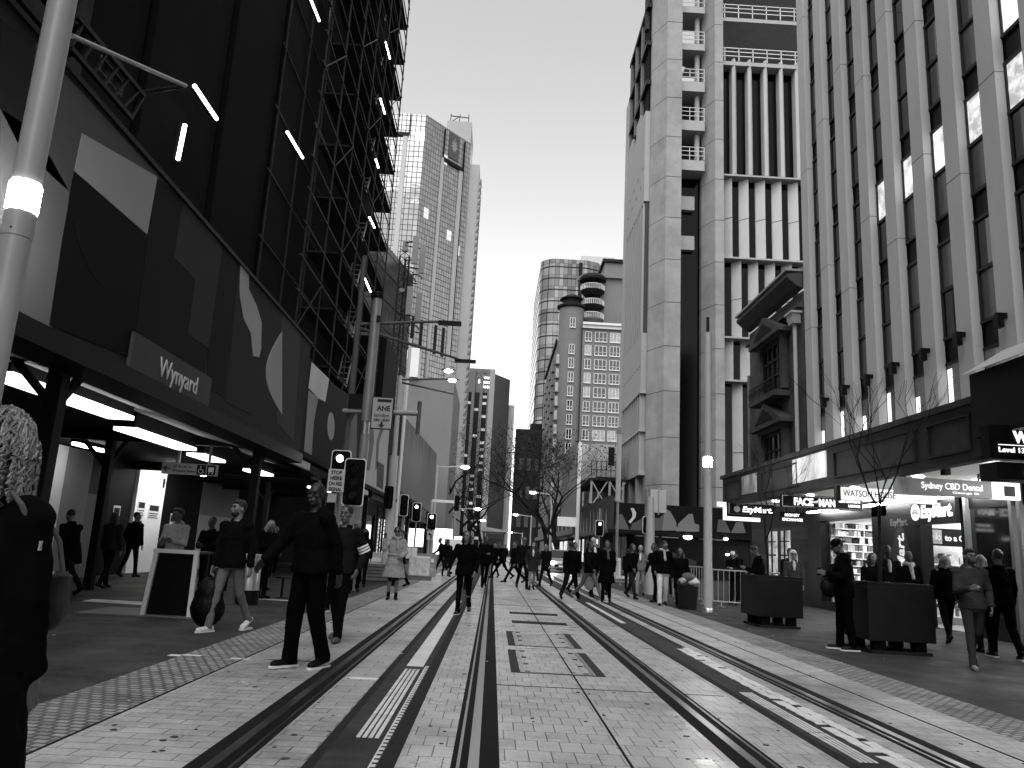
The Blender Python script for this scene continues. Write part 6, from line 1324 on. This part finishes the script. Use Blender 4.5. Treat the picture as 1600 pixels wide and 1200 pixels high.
person('woman in a grey flared coat with white collar beside the tall man in glasses', 826, 920, 1.6, 4, STEP, (POCKET, POCKET), top=.035, hem=-.26, flare=.07, shirt=.5, low=.005, lw=.75, style='long', hair=.006, sk=.3, seed=24, pos=(1.42, 27.6, 0))
person('person with one leg stretched back behind the tall man in glasses', 0, 0, 1.75, -70, BIG2, top=.01, low=.01, pos=(.95, 33, 0), seed=25)
person('man in black facing away, wide stance, in front of the car headlights', 888, 937, 1.72, 155, BIG, (DOWN, DOWN), top=.006, low=.012, lw=1.1, sk=.15, seed=26, hem=-.1, pos=(2.33, 23.4, 0))
hd, *_ = person('man in a black jacket and pale jeans walking right, second of the crossing group', 916, 938, 1.74, 40, BIG2, (FWD, BACK), top=.007, low=.12, shoes=.2, sole=1, hy=20, sk=.12, seed=27, pos=(2.85, 23.2, 0)); b = MB(); c = hd[1]; b.ell((c.x, c.y, c.z-.25), (.15, .1, .2), None, 14, 9); cap_(b, c-Vector((.06, 0, .1)), c, .01, .01); held('shopping_bag', 'pale shopping bag swinging beside the man in pale jeans', 'bag', b, M('pale_bag', .35, .4, .2, 5), Vector((c.x, c.y, c.z-.45)))
person('grey bearded man in a white shirt behind the crossing group', 0, 0, 1.8, 20, STEP, top=.008, shirt=.6, style='short', hair=.35, beard=.35, sk=.3, pos=(3.2, 25.2, 0), seed=28)
person('long haired woman with a pale scarf and long black coat, rightmost of the crossing group', 944, 940, 1.7, -10, STEP, (DOWN, DOWN), top=.006, hem=-.42, flare=.05, thick=.045, low=.005, style='long', scarf=.09, sk=.18, seed=29, pos=(3.32, 23.0, 0))
person('person in black walking behind the crossing group', 0, 0, 1.7, 30, WALK, top=.008, pos=(2.75, 26.5, 0), seed=30)
# right footpath
person('fair haired woman in a pale jacket and pale jeans on the right kerb', 995, 930, 1.68, -15, STEP, (DOWN, POCKET), top=.13, shirt=.55, low=.22, hair=.3, style='bun', sk=.34, seed=32, pos=(5.15, 27.6, 0))
hd, MW, k, T, up = person('man in black loaded with a backpack and bags beside the man in white trousers', 1012, 938, 1.72, -60, STEP2, (DOWN, HOLD), top=.006, low=.006, lean=10, sk=.12, seed=33, pos=(5.0, 24.2, 0)); backpack('big black backpack on the man beside the white trousers', MW, T, k, .008, 1.3)
person('man in white trousers and a black jacket with a pale hood, head bent', 1035, 946, 1.78, -6, STEP, (POCKET, POCKET), top=.007, thick=.04, low=.5, lw=1.15, scarf=.3, hp=22, hy=25, sk=.2, beard=.01, det=1, hem=-.1, seed=34)
person('long haired woman in a long black coat right of the man in white trousers', 1062, 948, 1.64, -10, WALK, (DOWN, DOWN), top=.006, hem=-.38, low=.006, style='long', sk=.16, seed=35)
person('seated looking figure in black behind the metal barrier by the lamp post', 0, 0, 1.5, -30, STAND, top=.02, low=.01, sk=.25, pos=(6.35, 26.5, 0), seed=36)
person('person in a pale hat behind the metal barrier right of the lamp post', 0, 0, 1.62, -40, STAND, (HOLD, HOLD), top=.008, hat=.5, hp=20, sk=.2, pos=(7.6, 25, 0), seed=37)
person('person in dark clothes deeper in the shadow behind the barrier', 0, 0, 1.7, 160, STEP, top=.015, low=.02, pos=(8.6, 28, 0), seed=38)
hd, *_ = person('man in black bending over a phone behind the farther planter', 0, 0, 1.7, -95, STAND, (HOLD, HOLD), top=.006, hp=25, lean=8, sk=.16, pos=(6.3, 18.6, 0), seed=39); phone('phone held over the farther planter', hd[0])
person('blonde woman in sunglasses with a white bag strap behind the farther planter', 0, 0, 1.66, -12, STEP, (DOWN, DOWN), top=.06, hair=.42, style='long', glasses=1, sk=.4, det=1, shirt=.4, pos=(7.6, 20, 0), seed=40)
person('dark haired person right behind the blonde woman', 0, 0, 1.72, -5, STEP, top=.02, sk=.2, pos=(8.0, 21.3, 0), seed=41)
person('woman with dark hair seen past the capped man, in front of the packet shelf', 0, 0, 1.62, -20, STAND, (HOLD, DOWN), top=.01, style='long', sk=.28, pos=(7.4, 16.8, 0), seed=42)
hd, *_ = person('man in a backwards black cap looking down at a phone beside the nearer planter', 1322, 1016, 1.76, -98, ((6, 4), (-3, 6)), (HOLD, HOLD), top=.005, thick=.036, low=.004, lw=1.2, shoes=.02, sole=1, hat=.006, hp=26, sk=.18, beard=.02, glasses=1, det=2, hem=-.14, hair=.01, seed=43); phone('phone in the hand of the man in the backwards cap', hd[0])
c = hd[0]; b = MB(); b.ell((c.x+.12, c.y-.1, .98), (.16, .09, .17), None, 14, 9); cap_(b, (c.x+.1, c.y-.05, 1.12), (c.x+.3, c.y+.05, 1.4), .012, .012); held('satchel', 'black satchel hanging in front of the man in the backwards cap', 'bag', b, M('black_nylon', .006), Vector((c.x+.12, c.y-.1, .8)))
person('woman whose face shows between the capped man and the nearer planter', 0, 0, 1.6, -10, STAND, top=.008, style='bob', sk=.24, pos=(7.5, 15.6, 0), seed=44)
person('man in a suit and tie in front of the dark poster window', 0, 0, 1.78, -10, STAND, top=.02, shirt=.4, sk=.1, pos=(8.2, 16.4, 0), seed=45)
person('balding man with a pale scarf looking over the nearer planter', 0, 0, 1.66, -15, STAND, top=.01, scarf=.4, style='bald', sk=.14, hp=8, pos=(8.0, 15.2, 0), seed=46)
person('grey haired person in a black jacket walking away beside the planter', 0, 0, 1.68, 165, WALK, (POCKET, POCKET), top=.006, low=.006, hair=.22, style='bob', hp=-20, pos=(8.75, 15.3, 0), seed=47)
person('bearded man in grey sweatshirt and grey jeans walking forward right of the nearer planter', 1522, 1040, 1.66, -14, ((14, 4), (-18, 34)), (HOLD, POCKET), top=.05, low=.05, shoes=.2, hood=1, sk=.2, beard=.02, hair=.008, style='top', det=2, hy=16, pos=(6.95, 11.5, 0), seed=48)
person('light haired person hidden behind the bearded man', 0, 0, 1.62, 170, STAND, top=.02, hair=.2, style='bob', pos=(8.6, 13.9, 0), seed=49)
person('tall man in black seen from behind at the right edge', 0, 0, 1.72, 172, ((-14, 20), (14, 4)), (DOWN, DOWN), top=.005, thick=.04, low=.005, lw=1.15, sole=1, sk=.2, hem=-.12, pos=(8.4, 13.1, 0), det=1, seed=50)
# a loose knot of people far down the street
FG = 'small figures far down the street'
rr = random.Random(17)
for i, (x, y, lab) in enumerate(((-2.6, 45, 'far figure left of the striding woman, by the van'), (-1.6, 50, 'far figure in grey just left of the centre rail'), (2.6, 48, 'far figure right of the walking couple'), (3.0, 58, 'far figure in front of the car'), (6.0, 46, 'far figure by the spiky painted hoarding'), (6.8, 52, 'far figure in grey at the corner of the painted hoarding'), (5.2, 36, 'figure in a dark coat near the white banded pole'), (-4.4, 38, 'far figure among the left signal posts'), (.2, 70, 'tiny figure in the middle of the street by the tram shelter'))):
    person(lab, 0, 0, rr.uniform(1.6, 1.8), rr.choice((0, 20, -20, 180, 160)), rr.choice((STEP, WALK, STAND, STEP2)), top=rr.choice((.01, .02, .06)), low=rr.choice((.01, .03)), style=rr.choice(('short', 'long', 'bob')), sk=rr.choice((.1, .25)), pos=(x, y, 0), seed=60+i, group=FG)

CG = 'dense knots of walkers in the middle distance'
LOOK = ('long dark coat', 'short black jacket', 'grey jacket', 'dark parka', 'pale top', 'black hooded top')
for i, (x, y, lk, wh) in enumerate(((-1.05, 33, 1, 'behind the striding woman'), (.15, 38, 0, 'between the centre rail and the tall man in glasses'), (-2.0, 36, 5, 'by the left rail beyond the backpack walker'), (1.9, 36, 2, 'right of the couple, further back'), (2.1, 31, 3, 'between the couple and the crossing group'),
        (3.9, 27, 5, 'between the crossing group and the fair haired woman'), (4.3, 33, 0, 'behind the crossing group near the right rail'), (4.5, 25.5, 1, 'left of the loaded backpack man'), (5.4, 31.5, 3, 'behind the fair haired woman'), (-3.9, 24.5, 5, 'left of the woman in the pale coat'), (-4.3, 33.5, 4, 'by the plastic barrier'), (-.5, 43, 3, 'far behind the tall man on the centre rail'), (6.6, 30, 2, 'beside the thick pale pole'), (-6.2, 19.5, 0, 'under the gantry near the third column'))):
    tv = (.006, .006, .05, .012, .28, .008)[lk]
    person('walker in a '+LOOK[lk]+' '+wh, 0, 0, rr.uniform(1.6, 1.82), rr.choice((5, 25, -30, 170, 150, -70)), rr.choice((STEP, WALK, STEP2, WALK2)), (rr.choice((DOWN, POCKET, FWD)), rr.choice((DOWN, BACK, HOLD))), top=tv, hem=(-.36, -.08, -.1, -.2, -.06, -.08)[lk], low=rr.choice((.006, .01, .03)), style=rr.choice(('short', 'long', 'bob', 'top')), hood=lk in (3, 5), sk=rr.choice((.12, .2, .28)), pos=(x, y, 0), seed=90+i, group=CG)
bpy.data.scenes.remove(_ts)
